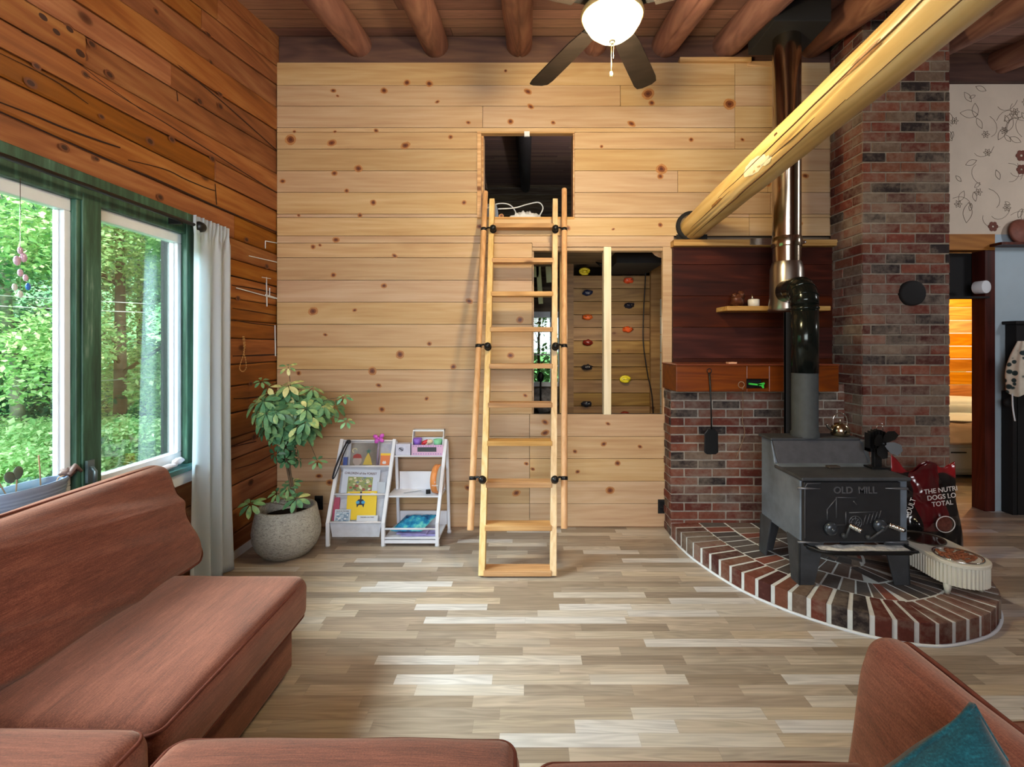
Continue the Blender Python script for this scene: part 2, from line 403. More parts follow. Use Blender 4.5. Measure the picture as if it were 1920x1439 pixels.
# pine wall : courses cut round the hatch and the unfinished lower opening
lines = [117, 160, 199, 239.5, 279.5, 320.5, 361, 401.7, 442.5, 483.5, 525.7, 567, 608.5, 651, 693.5, 735, 777, 819, 860.5, 903, 945, 988]
holes = [(902, 1077, 248, 408), (998, 1262, 456, 777)]
def wall_rect(px0, px1, py0, py1, Y0, mb, th, mi=0, rnd=None, g=0.0):
    mb.box((X_(px0, YW)+g, Y0, Z_(py1, YW)+g), (X_(px1, YW)-g, Y0+th, Z_(py0, YW)-g), mi, rnd)
def cut_spans(py0, py1, xa, xb):
    sp = [(xa, xb)]
    for hx0, hx1, hy0, hy1 in holes:
        if py1 > hy0+1 and py0 < hy1-1:
            ns = []
            for a, c in sp:
                if hx0 > a: ns.append((a, min(hx0, c)))
                if hx1 < c: ns.append((max(hx1, a), c))
            sp = [q for q in ns if q[1]-q[0] > 1]
    return sp
joints = {1: [1163, 1378], 2: [905, 1378], 0: [1378], 3: [1378], 5: [1271, 1440], 6: [1445], 7: [1405], 4: [1440], 16: [993], 17: [993], 18: [993], 19: [993], 20: [993], 9: [994], 10: [994]}
b = MB(); bk = MB()
for i in range(len(lines)-1):
    ya, yb = lines[i], lines[i+1]; ys = sorted({ya, yb}|{h for hh in holes for h in hh[2:] if ya+2 < h < yb-2})
    for k in range(len(ys)-1):
        right = 1620 if yb < 470 else 1264
        for a, c in cut_spans(ys[k], ys[k+1], 519, right):
            cuts = [a]+[j for j in joints.get(i, []) if a+5 < j < c-5]+[c]
            for q in range(len(cuts)-1):
                rr = R.random()
                if cuts[q] > 985 and i >= 16: rr = .75+.25*rr
                wall_rect(cuts[q], cuts[q+1], ys[k], ys[k+1], YW, b, .02, 0, rr, .0016)
            wall_rect(a, c, ys[k], ys[k+1], YW+.019, bk, .03, 0)
wb = struct(b.build('wall_back', 'pine', origin=(0, YW, 0), bevel=.0012), 'pale pine board wall with knots', 'wall')
bk.build('backing', 'blackmatte', wb)
knots = [(625,170,5),(633,180,3),(720,170,6),(763,155,6),(805,157,6),(948,133,3),(990,172,7),(995,200,6),(820,191,4),(878,230,4),(552,247,3),(628,247,3),(705,245,4),
 (545,262,9),(622,268,8),(760,273,8),(845,257,4),(1184,232,7),(957,228,5),(1037,230,4),(1215,176,10),(1222,193,5),(1368,195,10),(1128,275,3),(1240,317,9),(1238,331,5),
 (530,340,5),(627,325,5),(650,358,4),(672,316,7),(630,450,6),(587,463,4),(600,460,3),(625,516,5),(587,584,8),(665,582,4),(750,665,7),(805,645,4),(850,688,5),(698,696,7),
 (710,723,5),(716,768,5),(640,750,5),(800,748,4),(597,870,6),(598,893,6),(618,905,6),(712,943,5),(877,915,6),(880,565,6),(740,480,5),(700,380,5),(1150,430,3),(1238,422,4),
 (1140,795,4),(1132,833,5),(1200,838,4),(1078,847,4),(1158,869,5),(1083,885,4),(1144,920,7),(1022,792,6),(1022,812,7),(999,880,4),(968,925,7),(975,600,6),(957,667,6),
 (985,742,4),(987,870,4),(940,405,4),(1065,428,4),(870,380,4),(900,425,6),(1296,262,4),(1392,262,4),(675,404,4),(560,404,3),(720,536,5),(610,628,4),(560,700,4),(1440,345,5),(1500,420,5),(1510,330,6),(900,900,5),(780,905,4)]
kb = MB()
for kx, ky, kr in knots:
    c = P(kx, ky, YW-.0006); r0 = kr/F*YW*.8; ra = R.uniform(.6, 1.0); an = R.uniform(-.5, .5)
    for sc_, mi, dz in ((1.5, 0, 0), (.95, 1, .0004), (.45, 2, .0008)):
        pts = []
        for q in range(14):
            a_ = 2*PI*q/14; rr = r0*sc_*(1+.16*mnoise.noise(Vector((math.cos(a_)*1.4+kx, math.sin(a_)*1.4+ky, sc_))))
            x_, z_ = rr*math.cos(a_), rr*ra*math.sin(a_)
            pts.append(c+Vector((x_*math.cos(an)-z_*math.sin(an), -dz, x_*math.sin(an)+z_*math.cos(an))))
        kb.add(pts, [tuple(range(14))], mi)
M['knot_a'] = plain('knot_halo', '#b07a45', .55, 0, .15, 30); M['knot_b'] = plain('knot_ring', '#7c4520', .5, 0, .2, 40); M['knot_c'] = plain('knot_core', '#552611', .5, 0, .25, 60)
kb.build('knots', ['knot_a', 'knot_b', 'knot_c'], wb)
# bottom gap strip and pale sill plate
b = MB(); b.box((X_(519, YW), YW+.01, 0), (X_(1258, YW), YW+.05, .072)); struct(b.build('baseboard_back', wood('sill_plate', '#7a5230', '#a5794c', '#bb9060', 0)), 'rough pine plate under the pine wall')
# closing pieces behind the pine (room behind, loft)
b = MB(); zt = Z_(456, YW)
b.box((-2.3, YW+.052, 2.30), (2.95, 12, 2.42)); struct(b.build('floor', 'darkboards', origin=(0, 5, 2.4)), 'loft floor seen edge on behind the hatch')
b = MB()
for k in range(20):
    z0 = .0+k*.12
    if z0 > 2.28: break
    z1 = min(z0+.118, 2.3)
    if z1 > .95 and z0 < 1.86:
        b.box((-2.2, 6.0, z0), (-.30, 6.03, z1)); b.box((.42, 6.0, z0), (2.95, 6.03, z1))
    else: b.box((-2.2, 6.0, z0), (2.95, 6.03, z1))
b.box((-2.2, 6.035, 0), (-.3, 6.06, 2.3)); b.box((.42, 6.035, 0), (2.95, 6.06, 2.3)); b.box((-.3, 6.035, 0), (.42, 6.06, .95)); b.box((-.3, 6.035, 1.86), (.42, 6.06, 2.3))
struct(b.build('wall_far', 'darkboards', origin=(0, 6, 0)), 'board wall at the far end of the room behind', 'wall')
b = MB(); b.box((2.96, 3.89, 0), (3.02, 12, 5.6)); struct(b.build('wall_partition', 'darkboards', origin=(3, 5, 0)))
# loft end wall, boards
b = MB(); z = 2.42
while z < 5.35: b.box((-2.2, 12.0, z), (2.95, 12.03, z+.155)); z += .16
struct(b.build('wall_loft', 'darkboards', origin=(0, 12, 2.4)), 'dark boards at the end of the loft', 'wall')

# header beam above the pine wall
b = MB(); b.box((XL, YW+.03, Z_(117, YW)-.05), (2.95, YW+.22, 3.93)); struct(b.build('trim_1', 'header', origin=(0, YW, 3.7), bevel=.01), 'dark header beam above the pine wall', 'beam')
# small pine strips up on the right of the header
b = MB(); b.box((X_(1273, YW), YW-.03, Z_(119, YW)), (X_(1406, YW), YW+.03, Z_(111, YW))); b.box((X_(1406, YW)-.02, YW-.01, Z_(125, YW)), (X_(1452, YW), YW+.028, Z_(116, YW)))
struct(b.build('trim_2', 'pine_cutx'), 'short pine strips on top of the pine wall', 'trim')
b = MB(); b.box((X_(1448, YW), YW-.025, Z_(235, YW)), (X_(1456, YW), YW-.001, Z_(121, YW))); struct(b.build('trim_3', 'pine_cut'), 'upright pine edge strip beside the steel pipe', 'trim')
# hatch reveal
b = MB(); th = .018
xa, xb, za, zb = X_(895, YW), X_(1077, YW), Z_(408, YW), Z_(248, YW)
b.box((xa, YW-.012, za), (xa+.03, YW+.05, zb)); b.box((xa+.03, YW+.045, za), (xa+.045, YW+.16, zb))
b.box((xb-.010, YW+.005, za), (xb, YW+.16, zb)); b.box((xa+.03, YW-.004, zb-.010), (xb, YW+.05, zb+.002)); b.box((xa, YW-.002, za-.015), (xb, YW+.16, za+.004))
struct(b.build('trim_4', 'pine_cutx'), 'pine lining boards around the loft hatch', 'trim')
# framing of the lower opening
b = MB()
b.box((X_(998, YW), YW-.004, Z_(463, YW)), (X_(1262, YW), YW+.07, Z_(455, YW)), 0)
b.box((X_(998, YW), YW+.02, Z_(778, YW)-.005), (X_(1262, YW), YW+.07, Z_(778, YW)), 0)
b.box((X_(1243, YW), YW+.0, Z_(778, YW)), (X_(1262, YW), YW+.045, Z_(463, YW)), 0)
b.box((X_(998, YW)-.0, YW+.03, Z_(778, YW)), (X_(1001, YW), YW+.1, Z_(463, YW)), 0)
b.box((X_(998, YW), YW+.01, Z_(470, YW)), (X_(1262, YW), YW+.08, Z_(463, YW)), 0)
struct(b.build('trim_5', 'pine', bevel=.002), 'pine framing around the unfinished wall opening', 'trim')
b = MB(); b.box((X_(1132, YW), YW-.004, Z_(778, YW)), (X_(1146, YW), YW+.085, Z_(463, YW))); struct(b.build('trim_6', wood('pale_stud', '#cdbd97', '#e2d6b8', '#efe6cf', 2), bevel=.003), 'bare pale stud in the middle of the wall opening', 'stud')
b = MB(); b.box((X_(1064, YW)-.05, YW+.18, .0), (X_(1064, YW)-.015, YW+.27, 2.3)); struct(b.build('trim_7', 'pine_cut', bevel=.003), 'bare stud set back behind the ladder', 'stud')
# round hole rim where the big log enters
b = MB(); b.lathe([(.118, 0), (.118, .03), (.09, .03)], mat=RX(PI/2).to_4x4(), c=(X_(1290, YW)+.02, YW+.004, Z_(425, YW)), seg=28)
b.box((X_(1268, YW), YW-.003, Z_(449, YW)), (X_(1326, YW), YW-.001, Z_(440, YW)), 0)
struct(b.build('trim_8', 'blackmatte'), 'dark gap in the pine wall around the log end', 'gap')

# ---------------- log wall on the left, courses splay with the roof higher up
def cz(z, y):
    s = max(0.0, min(1.0, (z-2.35)/1.35)); return z + .18*s*(y-YW) + .006*mnoise.noise(Vector((z*9, y*1.7, 3)))
WY0, WY1, WZ0, WZ1 = .75, 2.90, .765, 2.175
b = MB(); bk = MB(); z = 0.0; zs = [0.0]
while z < 4.0: z += R.choice([.12, .15, .165, .18, .15]); zs.append(z)
zs = sorted([q for q in zs if min(abs(q-WZ0), abs(q-WZ1)) > .05]+[WZ0, WZ1])
zs = [q for i, q in enumerate(zs) if i == 0 or q-zs[i-1] > .02]
for i in range(len(zs)-1):
    za, zb = zs[i], zs[i+1]
    spans = [(-2.7, YW+.06)] if (zb <= WZ0+.01 or za >= WZ1-.01) else [(-2.7, WY0), (WY1, YW+.06)]
    for a, c in spans:
        j = [a]
        y = a+R.uniform(.8, 2.6)
        while y < c-.5: j.append(y); y += R.uniform(1.4, 3)
        j.append(c)
        for q in range(len(j)-1):
            rr = R.random(); n = max(2, int((j[q+1]-j[q])/.25)); dx = R.uniform(-.006, .004)
            vs = []; 
            for k in range(n+1):
                y = j[q]+(j[q+1]-j[q])*k/n
                if k == 0: y += .0015
                if k == n: y -= .0015
                g = .0032+.0025*mnoise.noise(Vector((y*2, za*7, 0)))
                top = cz(zb, y)-g; bot = cz(za, y)+g
                for x, z_ in ((XL-.16, bot), (XL+dx-.006, bot), (XL+dx, bot+.008), (XL+dx, top-.008), (XL+dx-.006, top), (XL-.16, top)): vs.append((x, y, z_))
            fs = []
            for k in range(n):
                for m in range(6): fs.append((k*6+m, k*6+(m+1) % 6, (k+1)*6+(m+1) % 6, (k+1)*6+m))
            fs += [tuple(range(6))[::-1], tuple(n*6+m for m in range(6))]
            b.add(vs, fs, 0, rr)
wl = struct(b.build('wall_left', 'logwall', origin=(XL, 0, 0)), 'orange brown squared log wall', 'wall')
bk.box((XL-.17, -2.7, 0), (XL-.02, WY0, 3.2)); bk.box((XL-.17, WY1, 0), (XL-.02, 12.1, 3.9)); bk.box((XL-.17, WY0, 0), (XL-.02, WY1, WZ0-.01)); bk.box((XL-.17, WY0, WZ1+.01), (XL-.02, WY1, 3.4)); bk.box((XL-.17, 3.9, 3.7), (XL-.05, 12.1, 5.6)); bk.box((XL-.17, -2.7, 2.6), (XL-.025, WY0, 3.0))
bk.build('backing', 'blackmatte', wl)
b = MB(); b.box((XL-.001, 2.0, 0), (XL+.014, 3.9, .05)); struct(b.build('baseboard_left', 'white'), 'thin pale baseboard below the log wall')
# white plaster smears on the logs near the corner
b = MB()
for (x1, y1, x2, y2, w) in [(497,553,519,560,2.5),(499,520,500,575,2.5),(505,540,505,555,2),(442,540,515,560,1.6),(466,480,519,492,1.6),(515,610,516,668,2.5),(497,452,519,456,1.5),(497,452,497,466,1.5),(490,520,507,523,1.2)]:
    def q(px, py): Y = (XL+.001)*F/(px-CX); return Vector((XL+.0035, Y, Z_(py, Y)))
    b.bar(q(x1, y1), q(x2, y2), .004, w/F*3.7, up=(0, .2, 1))
b.build('plaster_smears', 'white', wl)
# long drying cracks and knots in the logs
def lq(px, py, off=.0012): Y = XL*F/(px-CX); return Vector((XL+off, Y, Z_(py, Y)))
cb_ = MB()
for path, w in (([(0,192),(60,215),(120,240),(180,262),(225,277)], 3.2), ([(0,210),(90,250),(190,295),(300,340),(400,385),(522,437)], 2.6), ([(240,300),(310,318),(345,335),(385,352),(404,358)], 1.8), ([(403,345),(406,384)], 2.0),
    ([(0,100),(100,150),(165,195)], 1.4), ([(331,170),(333,190)], 1.6), ([(160,140),(240,190),(300,225),(372,270),(420,300),(470,332),(520,362)], 2.0), ([(40,60),(120,100),(200,160),(270,210)], 1.3), ([(200,0),(320,110),(410,185),(500,265),(522,285)], 1.6),
    ([(435,535),(480,542),(520,552)], 1.8), ([(436,578),(480,585),(519,592)], 1.5), ([(436,668),(470,667),(519,665)], 2.6), ([(438,748),(480,745),(515,738)], 1.8), ([(437,790),(460,786),(510,770)], 1.5), ([(438,838),(480,828)], 1.6), ([(438,600),(470,606),(519,612)], 1.4), ([(440,500),(490,515),(519,527)], 1.5), ([(440,880),(480,868),(514,850)], 1.5)):
    pts = catmull([lq(*q_) for q_ in path], 6)
    for i in range(len(pts)-1):
        a_, b_ = pts[i], pts[i+1]; t_ = i/len(pts); ww = w/F*(a_.y)*(.5+.5*math.sin(PI*min(.95, max(.08, t_)))); cb_.bar(a_, b_, ww, .0018, up=(1, 0, 0), rnd=.3)
cb_.build('cracks', 'crack', wl)
kk = MB()
for px, py, r_ in ((80,32,8),(105,60,7),(130,55,7),(172,83,6),(150,100,9),(160,140,5),(68,124,5),(57,156,7),(120,277,6),(300,370,5),(190,219,4),(205,140,6),(180,298,4),(281,265,6),(322,262,5),(398,298,5),(292,21,4),(390,64,5),(395,117,4),(412,175,5),(374,190,6),(413,200,5),(470,720,4),(476,820,5),(462,450,4),(500,500,4),(446,560,4),(470,905,5)):
    c = lq(px, py, .0016); rr0 = r_/F*c.y*.9
    for sc_, mi, dz in ((1.4, 0, 0), (.8, 1, .0006)):
        kk.add([c+Vector((dz, 1.5*rr0*sc_*math.cos(k*PI/7)*(1+.2*mnoise.noise(Vector((k, px, 0)))), rr0*sc_*math.sin(k*PI/7))) for k in range(14)], [tuple(range(14))], mi)
kk.build('knots', [plain('log_knot_halo', '#6e3a1c', .6, 0, .2, 30), plain('log_knot', '#3a180a', .6, 0, .2, 40)], wl)
# enclosing walls out of view
b = MB(); b.box((5.3, -2.8, 0), (5.4, 4.3, 4.6)); struct(b.build('wall_right', plain('right_wall_paint', '#6d6459')), 'plain wall on the right side', 'wall')
b = MB(); b.box((-2.3, -2.8, 0), (5.4, -2.7, 3.2)); struct(b.build('wall_front', 'logwall'), 'log wall behind the camera', 'wall')

# ---------------- window
M['greenpaint'] = (lambda t: (t.base(t.ramp(t.noise(t.coord((22, 22, 2.2)), 1, 5, .65), [(.3, srgb('#15322a')), (.5, srgb('#2c5240')), (.62, srgb('#3f6a58')), (.75, srgb('#88a394'))])), t.m)[1])(NT('worn_green_paint', .5))
win = struct(thing('window_1', 'large window with worn dark green timber frame', 'window', (XL, 1.8, WZ0)))
xf = XL+.022
b = MB()
b.box((XL-.058, WY1-.05, WZ0), (XL+.02, WY1, WZ1)); b.box((XL-.058, WY0, WZ1-.08), (XL+.02, WY1, WZ1)); b.box((XL-.058, WY0, WZ0), (XL+.02, WY0+.05, WZ1))
b.box((XL-.002, WY1-.06, WZ0), (xf+.006, WY1+.03, WZ1+.03)); b.box((XL-.002, WY0, WZ1-.02), (xf+.004, WY1+.03, WZ1+.045))
b.build('frame', 'greenpaint', win, bevel=.004)
for ya, yb in ((2.16, 2.285), (.95, 1.1)):
    b = MB(); b.box((XL-.056, ya, WZ0), (XL+.012, yb, WZ1-.04)); b.box((XL+.011, ya+.02, WZ0+.02), (XL+.022, yb-.008, WZ1-.04)); b.build('mullion', 'greenpaint', win, bevel=.005)
for ya, yb in ((2.285, WY1-.05), (1.1, 2.16)):
    b = MB(); za, zb = WZ0+.01, WZ1-.085; xo, xi = XL-.056, XL-.012
    for (a, c, d, e) in ((ya, ya+.03, za+.06, zb-.05), (yb-.032, yb, za+.06, zb-.05)): b.box((xo, a, d), (xi, c, e))
    b.box((xo, ya, zb-.05), (xi, yb, zb+.006)); b.box((xo, ya, za), (xi, yb, za+.06))
    for (a, c) in ((ya+.03, ya+.038), (yb-.040, yb-.032)): b.box((xo, a, za+.06), (xi-.02, c, zb-.05))
    sash = b.build('sash', 'vinyl', win, bevel=.004)
    b = MB(); b.box((XL-.042, ya+.03, za+.05), (XL-.037, yb-.032, zb-.025)); b.build('glass', 'glass', sash)
b = MB(); b.box((XL-.16, WY0, WZ0-.03), (XL+.075, WY1+.05, WZ0)); b.build('sill', plain('sill_green', '#3d6b6c', .35, 0, .12, 9), win, bevel=.004)
b = MB(); b.box((XL+.0, WY0, WZ0-.10), (XL+.055, WY1+.03, WZ0-.03)); b.build('apron', 'white', win, bevel=.003)
b = MB(); yc = 2.18; b.box((XL+.028, yc+.005, WZ0+.07), (XL+.04, yc+.04, WZ0+.17)); b.tube([(XL+.04, yc+.022, WZ0+.14), (XL+.06, yc+.02, WZ0+.12), (XL+.058, yc+.02, WZ0+.06)], .008, 8)
b.build('crank_handle', plain('pewter', '#6f8186', .35, .7), win)
# ------------------------------------------------------------------ outdoors
M['leaf_bright'] = leafmat('bright_leaves', '#74aa6a', '#a9d890', '#e2f7bc'); M['leaf_mid'] = leafmat('mid_leaves', '#629a78', '#98cca4', '#cdeec4')
M['leaf_dark'] = leafmat('conifer_leaves', '#3f6e5e', '#6aa086', '#a2ccb4', .2); M['leaf_fern'] = leafmat('fern_leaves', '#8cc47a', '#bbe4a0', '#e8fac8')
M['lawn'] = plain('wild_lawn', '#4d8a3c', .9, 0, .35, 5); M['trunk'] = plain('pale_trunk', '#9a9c90', .9, 0, .25, 12); M['trunk_dark'] = plain('dark_trunk', '#3c3a30', .9, 0, .25, 12)
b = MB(); b.grid(lambda u, v: Vector((-2.4-u*38, -14+v*46, -.5+max(0, u*38-5)*.10+.1*mnoise.noise(Vector((u*30, v*30, 0))))), 30, 30)
b.grid(lambda u, v: Vector((-2.4+u*20, 6.3+v*24, -.45+v*1.5)), 8, 8)
struct(b.build('ground', 'lawn', origin=(-10, 6, -.5)), 'green overgrown ground outside the window')
def leafcloud(mb, centers, n, size, rr, flat=.75, droop=.3):
    for i in range(n):
        c, rad = rr.choice(centers)
        d = Vector((rr.gauss(0, 1), rr.gauss(0, 1), rr.gauss(0, 1))).normalized()*(rr.random()**.35)
        p = Vector(c)+Vector((d.x*rad[0], d.y*rad[1], d.z*rad[2]))
        s = size*rr.uniform(.55, 1.3); u = Vector((rr.gauss(0, 1), rr.gauss(0, 1), rr.gauss(0, .5)-droop)).normalized(); w = u.cross(Vector((rr.gauss(0, .5), rr.gauss(0, .5), 1))).normalized()*s*.32
        nrm = u.cross(w).normalized()*s*.07
        q = [p, p+u*s*.35+w+nrm, p+u*s, p+u*s*.35-w+nrm]
        o = len(mb.v); mb.v += q; mb.f += [[o, o+1, o+2], [o, o+2, o+3]]; r_ = rr.random(); mb.mi += [0, 0]; mb.r += [r_, r_]; mb.sm += [False, False]
def tree(name, lab, base, h, blobs, n, size, lm, tm, tr=.09, lean=0, seed=1, kind=None):
    rr = random.Random(seed); t = thing(name, lab, 'bush' if 'bush' in name else 'tree', base, 'greenery outside the window')
    base = Vector(base); b = MB(); b.tube([base, base+Vector((lean*.3, lean*.2, h*.35)), base+Vector((lean*.7, lean*.1, h*.7)), base+Vector((lean, 0, h))], [tr, tr*.8, tr*.5, tr*.2], 8)
    for k in range(7):
        z = h*rr.uniform(.25, .85); a = rr.uniform(0, 2*PI); p = base+Vector((lean*z/h, 0, z)); L = h*rr.uniform(.15, .3)
        b.tube([p, p+Vector((math.cos(a)*L*.5, math.sin(a)*L*.5, L*.3)), p+Vector((math.cos(a)*L, math.sin(a)*L, L*.45))], [tr*.35, tr*.22, tr*.08], 6)
    b.build('trunk', tm, t)
    b = MB(); leafcloud(b, [(base+Vector(c), r) for c, r in blobs], n, size, rr); b.build('foliage', lm, t)
def blobs(rr, n, sx, sy, z0, z1, r): return [((rr.uniform(-sx, sx), rr.uniform(-sy, sy), rr.uniform(z0, z1)), (r*rr.uniform(.6, 1.2),)*2+(r*rr.uniform(.4, .8),)) for _ in range(n)]
q = random.Random(3)
tree('leafy_tree', 'bright yellow-green leafy tree filling the right-hand window pane', (-5.9, 7.1, -.4), 5.2, blobs(q, 44, 1.1, 1.9, .2, 5.2, .78), 48000, .075, 'leaf_bright', 'trunk_dark', seed=11)
tree('leafy_tree', 'tall mid-green tree behind the window mullion and left pane', (-7.6, 7.4, -.4), 6.4, blobs(q, 30, 1.3, 1.6, 1.6, 6.4, .85), 30000, .085, 'leaf_mid', 'trunk', seed=12, lean=-.5)
tree('conifer', 'dark blue-green conifer in shade beyond the left pane', (-9.9, 8.4, -.2), 6.5, blobs(q, 22, 1.3, 1.4, .3, 5.5,   .9), 16000, .11, 'leaf_dark', 'trunk_dark', seed=13)
tree('leafy_tree', 'mid-green tree with a thin pale leaning trunk at the left window edge', (-9.6, 7.0, -.2), 6.5, blobs(q, 14, 1.3, 1.2, 3.4, 6.5, .8), 14000, .09, 'leaf_mid', 'trunk', .06, seed=14, lean=-1.2)
tree('conifer', 'dark conifer behind the bright leafy tree', (-8.2, 10.4, -.2), 7, blobs(q, 34, 2.4, 1.4, .3, 6.5, 1.1), 26000, .12, 'leaf_dark', 'trunk_dark', seed=15)
tree('leafy_bush', 'pale green fern-like bush low outside the left pane', (-7.0, 6.0, -.45), .9, blobs(q, 22, 1.9, 1.0, .1, .75, .4), 24000, .065, 'leaf_fern', 'trunk_dark', .02, seed=16)
tree('leafy_bush', 'light green bush low outside the right pane', (-4.9, 5.4, -.45), .9, blobs(q, 20, .7, 1.0, .1, .85, .4), 20000, .06, 'leaf_fern', 'trunk_dark', .02, seed=17)
tree('leafy_bush', 'shaded green bush bank behind the pale ferns', (-10.6, 7.4, -.3), 1.6, blobs(q, 22, 1.8, 2.2, .1, 1.4, .6), 14000, .09, 'leaf_mid', 'trunk_dark', .03, seed=18)
tree('leafy_bush', 'green hedge seen through the small far window', (.2, 9.2, -.3), 3.2, blobs(q, 20, 1.2, .5, .2, 3.4, .6), 7000, .12, 'leaf_bright', 'trunk_dark', .04, seed=19)
# wooded slope closing the view
b = MB(); b.grid(lambda u, v: Vector((-16-8*v+mnoise.noise(Vector((u*14, v*9, 1))), -4+u*34, -.6+v*8+.8*mnoise.noise(Vector((u*20, v*9, 5))))), 70, 18)
M['slope'] = (lambda t: (t.base(t.ramp(t.noise(t.coord((2.2,)*3), 1, 6, .75), [(.3, srgb('#3a7050')), (.5, srgb('#6cae74')), (.68, srgb('#b8e6a4'))])), t.m)[1])(NT('wooded_slope', .9))
struct(b.build('hill', 'slope', origin=(-18, 10, 0)), 'wooded slope behind the trees')
for k, (z0, z1, lab) in enumerate([(2.05, 2.10, 'upper'), (1.93, 1.97, 'middle'), (.98, 1.04, 'lowest')]):
    b = MB(); pts = [Vector((-7.0+.25*i, 4.0+.5*i, z0+(z1-z0)*i/9-.04*math.sin(PI*i/9))) for i in range(10)]
    b.tube(pts, .006, 6); tag(b.build('clothesline', 'white'), f'thin white clothesline outside the window, {lab} of the three', 'clothesline', 'clotheslines outside')

# ------------------------------------------------------------------ ceiling logs
for i, (x, r, lab) in enumerate([(-1.36, .105, 'nearest the log wall'), (-.74, .105, 'second from the log wall'), (-.07, .105, 'with a long split, above the loft hatch'), (.53, .10, 'partly behind the fan'),
                                 (1.10, .105, 'between the fan and the stove pipe'), (1.60, .11, 'just left of the stove pipe'), (2.25, .11, 'just right of the stove pipe'), (3.3, .11, 'above the brick chimney'), (4.1, .11, 'nearest the wallpapered corner')]):
    def logmesh(ya, yb, n=70, seg=44):
        b = MB(); rows = []
        def fn(u, v):
            y = ya+(yb-ya)*v; a = 2*PI*u
            rr = r*(1+.05*mnoise.noise(Vector((x*5, y*1.2, 0)))+.035*mnoise.noise(Vector((math.cos(a)*1.2, y*2.5, math.sin(a)*1.2+x))))
            g0 = 4.75 if i == 2 else 4.3+.35*math.sin(i*2.3)+.12*math.sin(y*1.7+i)
            rr -= (.016 if i == 2 else .009*max(0, math.sin(y*1.3+i)+.5))*math.exp(-((a-g0)/.075)**2)
            return Vector((x+rr*math.cos(a)+.03*mnoise.noise(Vector((y*.5, x, 7))), y, ceil_z(y)-.065+rr*math.sin(a)))
        b.grid(fn, seg*2, n, closed_u=True); b.add([fn(k/(seg*2), 1) for k in range(seg*2)], [tuple(range(seg*2))]); return b
    end = YW+.05 if x < 2.9 else 4.35
    tag(logmesh(-2.6, end).build('ceiling_log', 'log'), f'round dark stained ceiling log {lab}', 'log', 'round ceiling logs')
b = MB(); b.tube([(-.06, 4.2, ceil_z(4.2)-.09), (-.06, 11.9, ceil_z(11.9)-.09)], .11, 20); tag(b.build('loft_log', plain('loft_log_wood', '#241c1c', .7, 0, .2)), 'near-black log running along the loft roof inside the hatch', 'log')
# the big peeled log
b = MB(); LA, LB = Vector((X_(1297, YW)+.008, YW+.03, Z_(428, YW))), Vector((1.322, -.4, 2.64))
def fn(u, v):
    p = LA.lerp(LB, v); a = 2*PI*u
    rr = (.098+.004*v)*(1+.05*mnoise.noise(Vector((4, v*6, 0)))+.045*mnoise.noise(Vector((math.cos(a)*1.3, v*11, math.sin(a)*1.3))))
    ph = (a-4.05-.5*math.sin(v*7)*.3+v*1.1) % (2*PI); rr -= .008*math.exp(-((min(ph, 2*PI-ph))/.045)**2)*(.6+.4*math.sin(v*19))
    ph = (a-3.2+v*.5+.05*math.sin(v*25)) % (2*PI); rr -= .005*math.exp(-((min(ph, 2*PI-ph))/.04)**2)
    return p+Vector((rr*math.cos(a), 0, rr*math.sin(a)))
b.grid(fn, 96, 110, closed_u=True); b.add([fn(k/96, 0) for k in range(96)], [tuple(range(96))]); b.add([fn(k/96, 1) for k in range(96)], [tuple(range(96))])
bl = tag(b.build('peeled_log_beam', 'beamlog'), 'big pale yellow peeled log beam running from the pine wall towards the viewer', 'beam')
# pale scraped patch, worn branch scars
b = MB()
def patch(vc, uc, dv, du, mi, seed):
    pts = []
    for k in range(30):
        a = 2*PI*k/30; s = 1+.35*mnoise.noise(Vector((math.cos(a)*2.2+seed, math.sin(a)*2.2, seed)))
        v, u = vc+dv*s*math.sin(a), uc+du*s*math.cos(a); c = LA.lerp(LB, v); p = fn(u, v); pts.append(p+(p-c).normalized()*.0015)
    c = LA.lerp(LB, vc); p = fn(uc, vc); n = len(pts); b.add(pts+[p+(p-c).normalized()*.003], [(k, (k+1) % n, n) for k in range(n)], mi, None, True)
patch(.295, .565, .028, .055, 0, 3); patch(.32, .60, .012, .03, 0, 9); patch(.49, .53, .03, .012, 1, 5); patch(.50, .51, .018, .008, 1, 6); patch(.35, .475, .004, .01, 2, 7); patch(.17, .58, .02, .014, 1, 8)
cr_ = MB()
for (v0, v1, u0, u1, w) in ((.18, .72, .555, .50, .006), (.03, .46, .70, .645, .008), (.46, .98, .655, .61, .006), (.30, .42, .61, .60, .005), (.05, .22, .60, .585, .004)):
    pts = []
    for k in range(60):
        t_ = k/59; v = v0+(v1-v0)*t_; u = u0+(u1-u0)*t_+.008*mnoise.noise(Vector((v*18, u0*9, 0))); c_ = LA.lerp(LB, v); p_ = fn(u, v); pts.append(p_+(p_-c_).normalized()*.0002)
    cr_.tube(pts, [w*(.15+.5*math.sin(PI*k/59)) for k in range(60)], 5)
cr_.build('drying_cracks', plain('log_crack', '#5a3a18', .8), bl)
b.build('bark_scars', [plain('scraped_wood', '#e9dfbd', .7, 0, .1, 40), plain('scar_brown', '#9a6a34', .6, 0, .3, 40), plain('knot_dark', '#4c2a12', .6)], bl)

